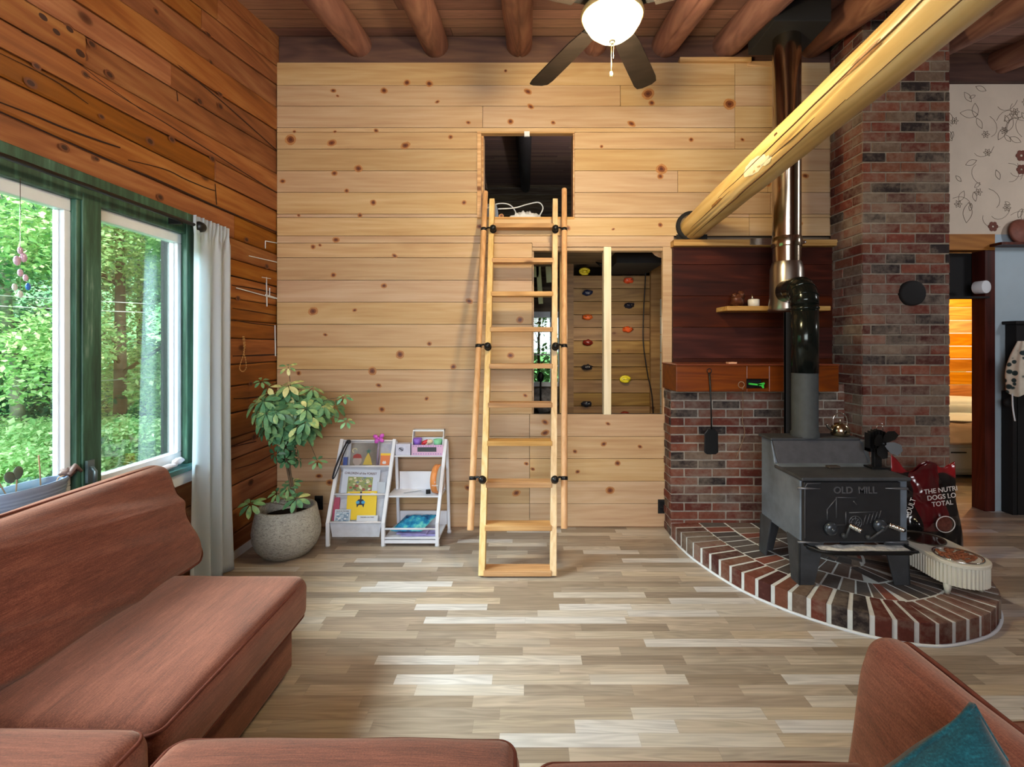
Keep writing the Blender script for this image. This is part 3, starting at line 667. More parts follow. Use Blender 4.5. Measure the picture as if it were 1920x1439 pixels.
# ------------------------------------------------------------------ ceiling fan
FX, FY = .412, 2.40
fan = thing('ceiling_fan', 'dark bladed ceiling fan with a lit cream glass bowl and pull chains', 'fan', (FX, FY, ceil_z(FY)))
fz = 3.115
b = MB(); b.lathe([(.0, fz-.02), (.10, fz-.02), (.125, fz+.0), (.13, fz+.07), (.10, fz+.13), (.04, fz+.16), (.03, fz+.2), (.025, ceil_z(FY)-.06), (.07, ceil_z(FY)-.05), (.075, ceil_z(FY)+.01)], (FX, FY, 0), 32); b.build('motor', plain('bronze', '#2a211c', .4, .6), fan)
for ang in (117, 64, -30, -95, -158):
    a = math.radians(ang); m = Matrix.Translation((FX, FY, fz-.03)) @ Matrix.Rotation(a, 4, 'Z') @ Matrix.Rotation(math.radians(-10), 4, 'X')
    ol = [(.20, -.050), (.30, -.062), (.55, -.068), (.70, -.07), (.752, -.062), (.772, -.03), (.776, .03), (.762, .062), (.72, .07), (.55, .068), (.30, .062), (.20, .05)]
    b = MB(); b.prism([m @ Vector((x, y, 0)) for x, y in ol], m.to_3x3() @ Vector((0, 0, .007)), 0)
    bl_ = b.build('blade', wood('fan_blade', '#120e0c', '#1c1614', '#2a201c', 0, .5, 20), fan, bevel=.001)
    b = MB(); b.add([m @ Vector(p) for p in ((.08, -.02, .008), (.25, -.045, .008), (.25, .045, .008), (.08, .02, .008), (.08, -.02, .018), (.25, -.045, .014), (.25, .045, .014), (.08, .02, .018))], [(0,3,2,1),(4,5,6,7),(0,1,5,4),(1,2,6,5),(2,3,7,6),(3,0,4,7)])
    b.build('blade_iron', 'black', bl_)
zr = 3.065
b = MB(); b.lathe([(.148, zr-.012), (.155, zr), (.150, zr+.015), (.12, zr+.04), (.11, zr+.06)], (FX, FY, 0), 40); b.build('light_rim', plain('cream_rim', '#c9b07a', .35, .3), fan)
b = MB(); b.lathe([(.004, zr-.125), (.03, zr-.122), (.075, zr-.103), (.115, zr-.07), (.14, zr-.03), (.148, zr-.005)], (FX, FY, 0), 40)
t = NT('lit_glass_bowl', .3); t.b.inputs['Base Color'].default_value = (.9, .8, .55, 1)
lw = t.n('ShaderNodeTexNoise'); t.l(t.coord((6, 6, 6)), lw.inputs['Vector']); t.b.inputs['Emission Color'].default_value = (1, .84, .46, 1)
t.l(t.math('MULTIPLY_ADD', lw.outputs[0], 1.6, .7), t.b.inputs['Emission Strength']); M['bowl'] = t.m
b.build('glass_bowl', 'bowl', fan)
b = MB(); b.ball((FX, FY, zr-.128), .016, sc=(1, 1, .7)); b.ball((FX, FY, zr-.143), .007); b.build('finial', 'black', fan)
b = MB(); b.tube([(FX-.004, FY, zr-.14), (FX-.005, FY, zr-.275)], .0016, 6); b.tube([(FX+.006, FY-.01, zr-.12), (FX+.004, FY-.01, zr-.215)], .0012, 6); b.ball((FX-.005, FY, zr-.288), .0075, sc=(1, 1, 2)); b.build('pull_chain', plain('chain_brass', '#cbb98a', .4, .6), fan)
light('fan_light', 'POINT', (FX, FY, zr-.24), 62, (1, .80, .46), .1)
light('fan_uplight', 'POINT', (FX, FY-.02, zr+.03), 8, (1, .80, .46), .03)

# ------------------------------------------------------------------ curtain rod, curtain
ZR = 2.14
rod = thing('curtain_rod', 'black curtain rod along the top of the window', 'curtain rod', (XL+.09, 2.86, ZR))
b = MB(); b.tube([(XL+.09, -.5, ZR), (XL+.09, 2.84, ZR)], .0105, 12); b.build('pole', 'black', rod)
b = MB(); b.lathe([(0, -.03), (.026, -.03), (.03, -.015), (.03, .012), (.02, .024), (0, .026)], (XL+.09, 2.85, ZR), 20, mat=RX(PI/2).to_4x4()); b.build('finial', 'black', rod)
b = MB(); b.box((XL+.015, 2.70, ZR-.02), (XL+.09, 2.715, ZR+.012)); b.build('bracket', 'black', rod)
t = NT('sheer_curtain', .9); t.b.inputs['Base Color'].default_value = (*srgb('#e6f0fb'), 1)
tl = t.n('ShaderNodeBsdfTranslucent'); tl.inputs[0].default_value = (.85, .95, 1, 1); mx = t.n('ShaderNodeMixShader'); mx.inputs[0].default_value = .6
t.l(t.b.outputs[0], mx.inputs[1]); t.l(tl.outputs[0], mx.inputs[2]); t.l(mx.outputs[0], t.out.inputs['Surface']); M['sheer'] = t.m
b = MB()
def fc(u, v):
    z = 2.195-(2.195-.015)*v; sp = .40+.10*v*v; y = 2.80-.03*v+sp*.82*u-.03*v
    x = XL+.095+(.007+.022*v)*math.sin(u*2*PI*3.2+v*.9)+.008*math.sin(u*27+v*4)*(.3+v)
    if v < .045: x = XL+.09+.012*math.sin(u*60)
    return Vector((x, y, z+.004*math.sin(u*30)*(v < .02)))
b.grid(fc, 120, 40)
cu = tag(b.build('curtain', 'sheer', origin=(XL+.09, 2.95, 0), solid=.0015), 'gathered sheer white curtain at the end of the black rod', 'curtain')

# suncatcher hanging in the window
sx_, sy_ = -1.955, X_(0, 1) and (-1.955)*F/(38-CX)
sc = thing('suncatcher', 'small glass and crystal suncatcher hanging in the left window pane', 'suncatcher', (sx_, sy_, Z_(450, sy_)))
b = MB(); b.tube([(sx_, sy_, WZ1-.08), (sx_, sy_, Z_(545, sy_))], .0012, 5); b.build('string', 'silver', sc)
pk = plain('pink_glass', '#d8b8cc', .15, .1); bg_ = plain('blue_crystal', '#3f78c8', .1, .1); cg = plain('clear_crystal', '#d6e0d4', .1, .1)
for py, dy, s, m in ((470, 0, .014, pk), (482, .012, .018, pk), (490, -.012, .018, pk), (512, 0, .014, pk), (520, .02, .013, pk), (536, .03, .014, bg_), (540, -.02, .014, cg), (552, .0, .014, cg)):
    b = MB(); b.ball((sx_, sy_+dy, Z_(py, sy_)), s, 6, 4, sc=(.4, .8, 1.1)); b.build('crystal', m, sc)

# things on the sill
pl = thing('ribbed_planter', 'oval blue-grey ribbed planter with dry twiggy stems on the window sill', 'planter', (XL+.015, 1.965, WZ0), 'planters on the window sill')
def planter(th, cx, cy, rx, ry, h, matn):
    b = MB(); prof = [(.0, 0), (.86, 0)]
    for k in range(26):
        t_ = k/25; prof.append((.88+.12*t_+.012*math.sin(t_*PI*14), .006+t_*(h-.03)))
    prof += [(1.03, h-.012), (1.03, h), (.95, h), (.93, h-.03), (.86, h*.35), (0, h*.35)]
    b.lathe([(r*rx, z) for r, z in prof], (cx, cy, WZ0+.001), 48, sy=ry/rx); b.build('pot', matn, th)
M['bluepot'] = plain('blue_grey_glaze', '#7f93ae', .35, 0, .06, 12)
planter(pl, XL+.0, 1.965, .062, .155, .125, 'bluepot')
b = MB(); b.lathe([(0, .085), (.055, .085)], (XL, 1.965, WZ0), 32, sy=2.4); b.build('soil', 'soil', pl)
b = MB(); lf = MB()
for (a, bb, z) in ((-.10, -.22, .16), (-.07, -.17, .22), (-.05, -.06, .19), (.05, .02, .24), (.1, .13, .13)):
    p0 = Vector((XL, 1.965+a, WZ0+.08)); p2 = Vector((XL+.02, 1.965+bb, WZ0+z)); b.tube([p0, (p0+p2)/2+Vector((0, .0, .02)), p2], .0025, 6)
    if a < 0:
        for k in range(2):
            lf.ball(p2-Vector((0, .03*k, .01*k)), .022, 10, 6, sc=(.2, .9, 1.2), mat=RX(.6*k).to_4x4())
lf.build('dry_leaves', plain('dry_leaf', '#5d6a5c', .7, 0, .3), pl); b.build('stems', plain('twig', '#a98a68', .8), pl)
p2_ = thing('ribbed_planter', 'second blue-grey pot cut by the left edge of the picture', 'planter', (XL+.015, 1.72, WZ0), 'planters on the window sill'); planter(p2_, XL+.0, 1.70, .055, .075, .085, 'bluepot')
shellm = plain('shell', '#d9cfc0', .5, 0, .15, 30)
def sillp(px, z): Y = (XL+.03)*F/(px-CX); return Vector((XL+.03, Y, z))
p = sillp(137, WZ0+.13); b = MB(); b.ball(p+Vector((-.02, .0, .008)), .03, 14, 9, sc=(.7, 1.1, .6), bumpy=.7); b.tube([p+Vector((0, -.02, 0)), p+Vector((.0, .01, .03)), p+Vector((0, .04, .0))], [.008, .012, .006], 8)
tag(b.build('seashell', plain('dark_shell', '#7a6660', .6, 0, .3, 40)), 'knobbly brown shell balanced on the planter rim', 'shell', 'shells on the window sill')
p = sillp(276, WZ0+.017); b = MB(); b.ball(p, .026, 14, 9, sc=(.8, 1.3, .6), bumpy=.5); b.ball(p+Vector((0, -.04, -.004)), .018, 12, 8, sc=(.9, 1.3, .6), bumpy=.5); tag(b.build('seashell', shellm), 'small cream shell near the cushion top on the sill', 'shell', 'shells on the window sill')
p = sillp(312, WZ0+.018); b = MB(); b.ball(p, .04, 16, 9, sc=(.5, 2.2, .35), bumpy=.3); b.ball(p+Vector((0, .09, .015)), .022, 14, 9, sc=(.8, 1.8, .9), bumpy=.5); tag(b.build('seashell', plain('pale_shell', '#d8d3dc', .4, 0, .1)), 'long pale curled shell at the far end of the sill', 'shell', 'shells on the window sill')

# bead string on the log wall
def lw_(px, py): Y = (XL+.01)*F/(px-CX); return Vector((XL+.012, Y, Z_(py, Y)))
b = MB(); loop = [lw_(*q_) for q_ in ((455,632),(457,650),(456,665),(451,680),(449,692),(455,697),(461,690),(460,675),(457,662),(459,648),(457,632))]
pts = catmull(loop, 6); b.tube(pts, .0018, 5)
for k in range(0, len(pts), 2): b.ball(pts[k], .0048, 8, 5)
tag(b.build('bead_string', plain('straw_beads', '#b98c52', .6, 0, .2)), 'straw coloured bead string hanging on the log wall', 'beads')

# ------------------------------------------------------------------ sofa
def cushion(mb, c, half, r=.05, puff=(0, 0, .03), rot=None, n=18, wr=.004, seed=0, wscale=(6, 6, 6), mi=0, ridge=0):
    hx, hy, hz = half; rot = rot or Matrix.Identity(3); rnd = R.random(); c = Vector(c)
    inner = Vector((max(hx-r, 0), max(hy-r, 0), max(hz-r, 0)))
    cache = {}
    for ax in range(3):
        for sg in (-1, 1):
            def fn(u, v):
                s = [0, 0, 0]; s[ax] = sg; s[(ax+1) % 3] = math.sin((u*2-1)*PI/2*.999)*1 if 0 else (u*2-1); s[(ax+2) % 3] = v*2-1
                # denser towards the rim
                for k in ((ax+1) % 3, (ax+2) % 3): s[k] = math.copysign(1-(1-abs(s[k]))**1.5, s[k])
                p = Vector((s[0]*hx, s[1]*hy, s[2]*hz)); q_ = Vector([max(-inner[i], min(inner[i], p[i])) for i in range(3)])
                d = p-q_; p2 = q_+(d.normalized()*r if d.length > 1e-9 else d)
                e = Vector((1-s[0]**2, 1-s[1]**2, 1-s[2]**2))
                p2.x += puff[0]*s[0]*e.y*e.z*(1 if ax == 0 else .6); p2.y += puff[1]*s[1]*e.x*e.z; p2.z += puff[2]*s[2]*(max(e.x, 0)*max(e.y, 0))**.6
                w = mnoise.noise(Vector((p2.x*wscale[0]+seed, p2.y*wscale[1], p2.z*wscale[2])))+.5*mnoise.noise(Vector((p2.x*wscale[0]*2.3+seed, p2.y*wscale[1]*2.3, p2.z*wscale[2]*2.3)))
                if ridge:
                    q3 = Vector((p2.x*2, p2.y*1.3+p2.z*2.0, p2.z*8.5+p2.y*1.2)); rg = 1-abs(mnoise.noise(q3+Vector((seed, 0, 0))))*2.6; w = w*.4+max(-.3, rg)*ridge*(.7+.6*mnoise.noise(p2*2.5+Vector((seed, 3, 1))))*(min(1, 5*max(0, e.y)*max(0, e.z)) if ax == 0 else 0)
                dn = p2.normalized() if p2.length else Vector((0, 0, 1)); nn = d.normalized() if d.length > 1e-9 else Vector([sg if i == ax else 0 for i in range(3)])
                return c + rot @ (p2+nn*w*wr)
            mb.grid(fn, n, n, mi, rnd)
def cush_obj(name, parent, c, half, matn, label=None, pip=True, **kw):
    b = MB(); cushion(b, c, half, **kw); o = b.build(name, matn, parent, label=label)
    me = o.data; bm = bmesh.new(); bm.from_mesh(me); bmesh.ops.remove_doubles(bm, verts=bm.verts, dist=.0008); bmesh.ops.recalc_face_normals(bm, faces=bm.faces); bm.to_mesh(me); bm.free()
    if pip:
        rot = kw.get('rot') or Matrix.Identity(3); hx, hy, hz = half; r = kw.get('r', .05); pf = kw.get('puff', (0, 0, .03)); ax = kw.get('pax', 2)
        b = MB(); c = Vector(c)
        dims = [hx, hy, hz]
        for sg in ((1, -1) if pip == 2 else (1,)):
            pts = []; i1, i2 = (ax_ := pip_ax(kw))
            a1, a2 = dims[i1], dims[i2]; i3 = 3-i1-i2; k = r*.9; N = 12
            for (sx, sy, an0) in ((1, 1, 0), (-1, 1, PI/2), (-1, -1, PI), (1, -1, 1.5*PI)):
                for q_ in range(N):
                    an = an0+PI/2*q_/(N-1); p = [0, 0, 0]; p[i1] = sx*(a1-r)+r*.78*math.cos(an); p[i2] = sy*(a2-r)+r*.78*math.sin(an); p[i3] = sg*(dims[i3]-r*.37); pts.append(Vector(p))
            full = []
            for q_ in range(len(pts)):
                p, nx = pts[q_], pts[(q_+1) % len(pts)]; st = max(1, int((nx-p).length/.03))
                for s in range(st):
                    w = p.lerp(nx, s/st); e = min(1, (1-(w[i1]/a1)**2) if abs(w[i1]) < a1 else 0)
                    w = w+Vector([(.0035*mnoise.noise(w*5+Vector((sg, 0, 0)))) for _ in range(3)]); full.append(c+rot @ w)
            b.tube(full, .0055, 7, closed=True)
        b.build('piping', 'piping', o)
    return o
def pip_ax(kw): return kw.pop('pipaxes', (0, 1)) if 'pipaxes' in kw else PAX[0]
PAX = [(0, 1)]
sofa = thing('sectional_sofa', 'rust brown fabric sectional sofa wrapping the lower edge of the view', 'sofa', (-.6, 1.2, 0))
# left wing: base, seat, back
b = MB(); b.box((-1.93, -.2, .03), (-1.04, 2.17, .27)); b.build('base', 'rusty', sofa, bevel=.012)
b = MB(); b.box((-1.95, -.2, .05), (-1.80, 2.17, .70)); b.build('back_frame', 'rusty', sofa, bevel=.03)
PAX[0] = (0, 1)
cush_obj('seat_cushion', sofa, (-1.335, 1.745, .335), (.36, .455, .095), 'rusty', r=.055, puff=(.0, .0, .02), wr=.006, seed=1, wscale=(3, 1.6, 3), n=30, pip=2)
rb = RY(math.radians(-24))
PAX[0] = (1, 2)
cush_obj('back_cushion', sofa, (-1.715, 1.855, .625), (.085, .53, .265), 'rusty', label='back cushion with long creases', r=.07, puff=(.05, 0, .0), rot=rb, wr=.016, seed=4, wscale=(2, 1.5, 7), n=90, pip=1, ridge=2.0)
cush_obj('back_cushion', sofa, (-1.72, .78, .62), (.085, .52, .26), 'rusty', r=.07, puff=(.05, 0, .0), rot=rb, wr=.012, seed=7, wscale=(2, 1.5, 9), n=26, pip=False)
# front run along x, under the camera
PAX[0] = (0, 1)
b = MB(); b.box((-1.04, -.25, .03), (1.0, 1.10, .27)); b.build('base', 'rust', sofa, bevel=.012)
cush_obj('seat_cushion', sofa, (-1.36, .86, .392), (.42, .39, .105), 'rust', r=.055, puff=(0, 0, .02), wr=.004, seed=11, n=26, pip=2, wscale=(3, 3, 3))
cush_obj('seat_cushion', sofa, (-.455, .83, .381), (.437, .41, .10), 'rust', r=.055, puff=(0, 0, .025), wr=.004, seed=12, n=26, pip=2, wscale=(3, 3, 3))
cush_obj('seat_cushion', sofa, (.46, .775, .372), (.455, .41, .10), 'rust', r=.06, puff=(0, 0, .02), wr=.004, seed=13, n=26, pip=2, wscale=(3, 3, 3))
# right wing back cushions
b = MB(); b.box((.92, -.25, .03), (1.75, 1.12, .27)); b.build('base', 'rusty', sofa, bevel=.012)
PAX[0] = (1, 2)
rc = RY(math.radians(10))
cush_obj('back_cushion', sofa, (.845, .80, .475), (.055, .43, .27), 'rusty', label='tall end cushion standing along the floor side', r=.05, puff=(.045, 0, .0), rot=rc, wr=.01, seed=21, wscale=(3, 2, 4), n=36, pip=1)
PAX[0] = (0, 1)
cush_obj('seat_cushion', sofa, (1.33, .70, .52), (.33, .40, .12), 'rusty', label='cushion behind the end cushion', r=.06, puff=(0, 0, .02), rot=RY(math.radians(-2)), wr=.008, seed=23, n=26, pip=2, wscale=(3, 3, 3))
# teal pillow on one corner
b = MB(); pc = Vector((.745, .84, .60)); 
prot = (RZ(math.radians(-6)) @ RX(math.radians(-10)) @ RY(math.radians(-34)))
def pf(side):
    def fn(u, v):
        x, z = u*2-1, v*2-1; k = (1-x*x)*(1-z*z); ed = 1-.10*(1-abs(x)**3)*abs(z)**2 if 0 else 1
        px_ = x*(1-.09*(1-z*z)) ; pz_ = z*(1-.09*(1-x*x))
        return pc+prot @ Vector((px_*.155, side*(.06*k**.45+.003)+.006*mnoise.noise(Vector((x*2, z*2, side*3))), pz_*.155))
    return fn
b.grid(pf(1), 30, 30, 0, .5); b.grid(pf(-1), 30, 30, 0, .5)
for e in range(4):
    pts = []
    for k in range(24):
        s = k/23; u, v = [(s, 0), (1, s), (1-s, 1), (0, 1-s)][e]; pts.append((pf(1)(u, v)+pf(-1)(u, v))/2)
    b.tube(pts, .005, 6, 0, .5)
tag(b.build('throw_pillow', 'teal'), 'dark teal throw pillow standing on its corner against the end cushion', 'pillow')

# ------------------------------------------------------------------ umbrella plant in a concrete pot
PX_, PY_ = X_(538, 3.42), 3.42
plant = thing('potted_umbrella_plant', 'leafy umbrella plant in a round speckled grey pot in the corner', 'plant', (PX_, PY_, 0))
t = NT('speckled_concrete', .85); nz = t.noise(t.coord((60, 60, 110)), 1, 5, .75, .8); n2 = t.noise(t.coord((4, 4, 4)), 1, 2)
t.base(t.mix(.25, t.ramp(nz, [(.36, srgb('#4e4d48')), (.45, srgb('#94928a')), (.6, srgb('#b0aea5'))]), t.ramp(n2, [(.3, srgb('#7d7b72')), (.7, srgb('#c3c1b9'))]))); t.bump(nz, .5, .004); M['concrete'] = t.m
b = MB(); b.lathe([(0, 0), (.12, 0), (.155, .012), (.195, .06), (.218, .12), (.222, .17), (.213, .23), (.2, .29), (.194, .322), (.188, .33), (.176, .33), (.17, .32), (.175, .27), (.178, .25)], (PX_, PY_, .0), 64)
b.build('pot', 'concrete', plant)
b = MB(); b.lathe([(0, .262), (.09, .265), (.179, .258)], (PX_, PY_, 0), 40); b.build('soil', 'soil', plant)
b = MB(); lf = MB(); rr = random.Random(5)
trunkm = plain('trunk_bark', '#5c4a38', .85, 0, .3, 30)
T0 = Vector((PX_+.03, PY_, .26))
def trunkp(z): return Vector((PX_+.03+.02*math.sin(z*5), PY_+.02*math.cos(z*4)-.02, z))
for k in range(3):
    o = Vector((.010*math.cos(k*2.1), .010*math.sin(k*2.1), 0))
    b.tube([trunkp(.25+.85*i/14)+o*(1+.6*math.sin(i*.9+k)) for i in range(15)], [.009-.0004*i for i in range(15)], 8)
def leaflet(p, d, up, L, w, r_):
    d = d.normalized(); s = d.cross(up).normalized(); n = s.cross(d).normalized(); prof = [(0, .0), (.12, .35), (.35, .85), (.6, 1), (.85, .7), (1, .05)]
    vs = []
    for t_, ww in prof:
        c = p+d*L*t_-n*L*.22*t_*t_; e = w*ww; vs += [c-s*e+n*e*.25, c, c+s*e+n*e*.25]
    fs = []
    for i in range(5):
        fs += [(3*i, 3*i+1, 3*i+4, 3*i+3), (3*i+1, 3*i+2, 3*i+5, 3*i+4)]
    lf.add(vs, fs, 0, r_, True)
def rosette(p, nrm, L, n=8, r_=None, frm=None):
    nrm = nrm.normalized(); a = nrm.orthogonal().normalized(); c = nrm.cross(a); ph = rr.random()*6
    base = rr.random() if r_ is None else r_
    for k in range(n):
        an = ph+2*PI*k/n; d = a*math.cos(an)+c*math.sin(an)-nrm*rr.uniform(.05, .45)
        leaflet(p+d*.012, d, nrm, L*rr.uniform(.8, 1.1), L*.21, min(1, max(0, base+rr.uniform(-.22, .22)+(.35 if rr.random() < .1 else 0))))
    if frm is not None: b.tube([frm, (frm+p)/2+Vector((0, 0, .015)), p], [.003, .0022, .0018], 5)
CC = Vector((PX_+.055, PY_-.02, 1.0))
for k in range(88):
    while True:
        d = Vector((rr.gauss(0, 1), rr.gauss(0, 1), rr.gauss(0, 1)))
        d.normalize()
        if d.y < .55 or rr.random() < .3: break
    q_ = rr.random()**.33; p = CC+Vector((d.x*.30*q_, d.y*.24*q_, d.z*.20*q_))
    if p.z < .92: p.x = CC.x-.02+(p.x-CC.x)*(.75-(.92-p.z)*2)
    nrm = Vector((d.x*.8, d.y*.6-.45, abs(d.z)*.5+.65)); rosette(p, nrm, rr.uniform(.075, .105), rr.choice([7, 8, 8]), frm=trunkp(p.z-.12*rr.random()-.05), r_=min(1, max(0, .22+.75*(p.z-.85)/.4*rr.random()+.15*rr.random())))
for k in range(16):
    z = rr.uniform(.66, .86); a = rr.uniform(0, 6.28); r0 = rr.uniform(.03, .10); p = trunkp(z)+Vector((math.cos(a)*r0, math.sin(a)*r0-.03, 0)); rosette(p, Vector((math.cos(a), math.sin(a)-.5, .4)), .06, 7, frm=trunkp(z-.05), r_=rr.uniform(0, .35))
for (px, py, Y) in ((540, 688, 3.4), (645, 745, 3.35), (650, 790, 3.35), (595, 865, 3.35), (490, 715, 3.42)):
    p = P(px, py, Y); rosette(p, Vector((.2, -.6, .7)), .055, 6, frm=p+(CC-p)*.6, r_=.55)
for (px, py, Y, L) in ((470, 945, 3.28, .085), (556, 935, 3.26, .085), (540, 915, 3.38, .06), (520, 925, 3.40, .06), (548, 905, 3.42, .06)):
    p = P(px, py, Y); rosette(p, Vector((0, -.55, .8)), L, 8, frm=Vector((PX_+.03, PY_, .33)), r_=.45)
t = NT('umbrella_leaf', .42, 0, .4); rnd = t.attr('rnd'); v1 = t.noise(t.coord((38, 38, 38)), 1, 2)
c = t.ramp(t.math('ADD', rnd, t.math('MULTIPLY_ADD', v1, .7, -.35)), [(.0, srgb('#2e5a3c')), (.4, srgb('#5a8c62')), (.68, srgb('#84a86a')), (.85, srgb('#c0c67e')), (1, srgb('#dedc9c'))])
t.base(c); M['uleaf'] = t.m
b.build('stems', trunkm, plant); lf.build('leaves', 'uleaf', plant)
# cover lying: sockets on pine wall
for px, py, lab in ((598, 943, 'between the pot and the book rack'), (1241, 950, 'low on the right end of the pine wall')):
    c = P(px, py, YW); b = MB(); b.box((c.x-.032, YW-.008, c.z-.055), (c.x+.032, YW+.001, c.z+.055)); o = thing('wall_socket', f'black wall socket {lab}', 'socket', (c.x, YW, c.z), 'black wall sockets'); b.build('plate', 'blackmatte', o, bevel=.002)
    b = MB(); b.box((c.x-.018, YW-.011, c.z+.008), (c.x+.018, YW-.007, c.z+.04)); b.box((c.x-.018, YW-.011, c.z-.04), (c.x+.018, YW-.007, c.z-.008)); b.build('outlet', 'black', o)

# ------------------------------------------------------------------ book rack
def gnd(px, py): Y = F*CH/(py-CY); return Vector((X_(px, Y), Y, 0))
YB, YF = 3.80, 3.545
xs = [-1.445, -1.045, -.655]
ztop = [.735, .735, .735]
rack = thing('book_rack', 'white slanted book rack with fabric slings and side shelves', 'rack', (-1.05, 3.68, 0))
def slant(x, z):   # front post centre line at height z
    if z < .17: return Vector((x, YF, z))
    t_ = (z-.17)/(.735-.17); return Vector((x+.03*t_, YF+(YB-.06-YF)*t_, z))
for i, x in enumerate(xs):
    b = MB(); b.bar((x, YF, .012), (x, YF, .175), .026, .03, up=(0, 1, 0)); b.build('leg', 'rackwhite', rack, bevel=.004)
    b = MB(); b.bar(slant(x, .165), slant(x, .735), .026, .03, up=(0, 1, .3)); b.build('post', 'rackwhite', rack, bevel=.004)
    b = MB(); b.bar((x+.045, YB, .012), (x+.035, YB-.045, .72), .022, .024, up=(0, 1, 0)); b.build('leg', 'rackwhite', rack, bevel=.004)
    for yy, xx in ((YF, x), (YB, x+.045)):
        b = MB(); b.lathe([(0, 0), (.017, 0), (.017, .014), (.012, .02), (0, .02)], (xx, yy, 0), 14); b.build('foot', 'white', rack)
zr_ = [.735-.01, .545, .355, .172]
for z in zr_:
    b = MB(); a, c = slant(xs[0], z), slant(xs[1], z); b.tube([a+Vector((0, -.004, 0)), c+Vector((0, -.004, 0))], .0075, 10); b.build('rail', 'rackwhite', rack)
for k, (zf, zb) in enumerate(((.545, .715), (.355, .525), (.172, .335))):
    b = MB(); a, c = slant(xs[0]+.02, zf), slant(xs[1]-.02, zf); a2, c2 = slant(xs[0]+.02, zb), slant(xs[1]-.02, zb)
    def fn(u, v, a=a, c=c, a2=a2, c2=c2):
        f_ = a.lerp(c, u); bk_ = a2.lerp(c2, u)+Vector((0, .035, 0)); sag = .05+.012*math.sin(u*PI)
        if v < .4: t_ = v/.4; return f_+Vector((0, .035*t_, -sag*math.sin(t_*PI/2)))
        t_ = (v-.4)/.6; q0 = f_+Vector((0, .035, -sag)); return q0.lerp(bk_, t_)+Vector((0, .006*math.sin(u*9+k), 0))
    b.grid(fn, 16, 16); b.build('sling', 'sling', rack, solid=.002)
b = MB(); b.prism([slant(xs[0]+.015, .165), slant(xs[1]-.015, .165), slant(xs[1]-.03, .065), slant(xs[0]+.03, .065)], (0, .006, 0)); b.build('skirt', 'sling', rack)
# right bay shelves
xa, xb = xs[1]+.012, xs[2]-.012
def shelf(z, yf): 
    b = MB(); b.box((xa, yf, z-.012), (xb+.03, YB, z)); b.build('shelf', 'rackwhite', rack, bevel=.002)
shelf(.62, 3.70); shelf(.345, 3.60); shelf(.065, 3.535)
b = MB(); b.box((xa+.045, YB-.025, .345), (xb+.03, YB-.018, .48)); b.build('back_board', 'rackwhite', rack)
b = MB(); b.box((xa+.045, YB-.005, .065), (xb+.04, YB+.003, .17)); b.build('back_board', 'rackwhite', rack)
b = MB(); b.tube([(xa, 3.54, .125), (xb, 3.54, .125)], .0075, 8); b.build('rail', 'rackwhite', rack)
b = MB(); b.bar((xa, 3.54, .035), (xb, 3.54, .035), .016, .022); b.build('rail', 'rackwhite', rack)
# books and toys in the slings
def leaning(name, px0, px1, py0, py1, zf, mats, lab, cat, th=.012, group=None, dy=.0, tilt=None, parts=None, roll=0):
    """flat thing resting in a pocket whose front rail is at height zf"""
    Y = slant(0, zf).y+.022+dy; x0, x1 = X_(px0, Y), X_(px1, Y); h = (py1-py0)/F*Y; z0 = zf-.025
    w = x1-x0; t_ = math.radians(14) if tilt is None else tilt
    m = Matrix.Translation(((x0+x1)/2, Y, Z_(py1, Y)-.02)) @ Matrix.Rotation(-t_, 4, 'X') @ Matrix.Rotation(roll, 4, 'Y'); h += .02
    o = thing(name, lab, cat, m.translation, group)
    b = MB(); b.box((-w/2, 0, 0), (w/2, th, h), mat=m); b.build('cover', mats, o, bevel=.0015)
    b = MB(); b.box((-w/2+.003, .002, h-.002), (w/2-.002, th-.002, h+.001), mat=m); b.build('pages', 'white', o)
    return o, m, w, h
def fq(mb, m, pts, y=-.0008, mi=0): mb.add([m @ Vector((x, y, z)) for x, z in pts], [tuple(range(len(pts)))], mi)
MT = lambda m, x, z, rot=0: m @ Matrix.Translation((x, -.001, z)) @ Matrix.Rotation(PI/2, 4, 'X') @ Matrix.Rotation(rot, 4, 'Z')
dk = plain('ink_dark', '#3a3440', .8); 
o, m, w, h = leaning('picture_book', 638, 709, 882, 923, .355, plain('pale_blue_cover', '#c3cde0', .5, 0, .04), 'pale picture book titled children of the forest in the middle sling', 'book', .008, 'books in the rack', roll=.03)
text('title', 'CHILDREN of the FOREST', .0215, plain('title_red', '#5a3c44', .7), o, MT(m, -.005, h-.03), .0003, .0004)
def picture(o, m, x0, x1, z0, z1, cols, seed, name='picture'):
    b = MB(); rr2 = random.Random(seed); fq(b, m, [(x0, z0), (x1, z0), (x1, z1), (x0, z1)], -.0008, 0)
    for k in range(60):
        x, z = rr2.uniform(x0+.006, x1-.006), rr2.uniform(z0+.005, z1-.005); s = rr2.uniform(.003, .011); a0 = rr2.random()*6
        n = rr2.choice([3, 4, 5, 6]); fq(b, m, [(min(x1, max(x0, x+s*math.cos(a0+2*PI*i/n)*1.5)), min(z1, max(z0, z+s*math.sin(a0+2*PI*i/n)))) for i in range(n)], -.001-.00002*k, rr2.randrange(1, len(cols)))
    return b.build(name, [plain('pic', c_, .6, 0, .05) for c_ in cols], o)
picture(o, m, -w/2+.045, w/2-.05, 0, h-.055, ['#8c9a62', '#b5b070', '#5d6e45', '#c8c49a', '#a5564a', '#6d7f88', '#e0dcc8', '#7a6a3c'], 2)
o, m, w, h = leaning('picture_book', 648, 704, 924, 970, .172, plain('yellow_cover', '#e3c322', .45, 0, .03), 'bright yellow book with a dark cat in blue goggles in the lowest sling', 'book', .01, 'books in the rack', roll=-.02)
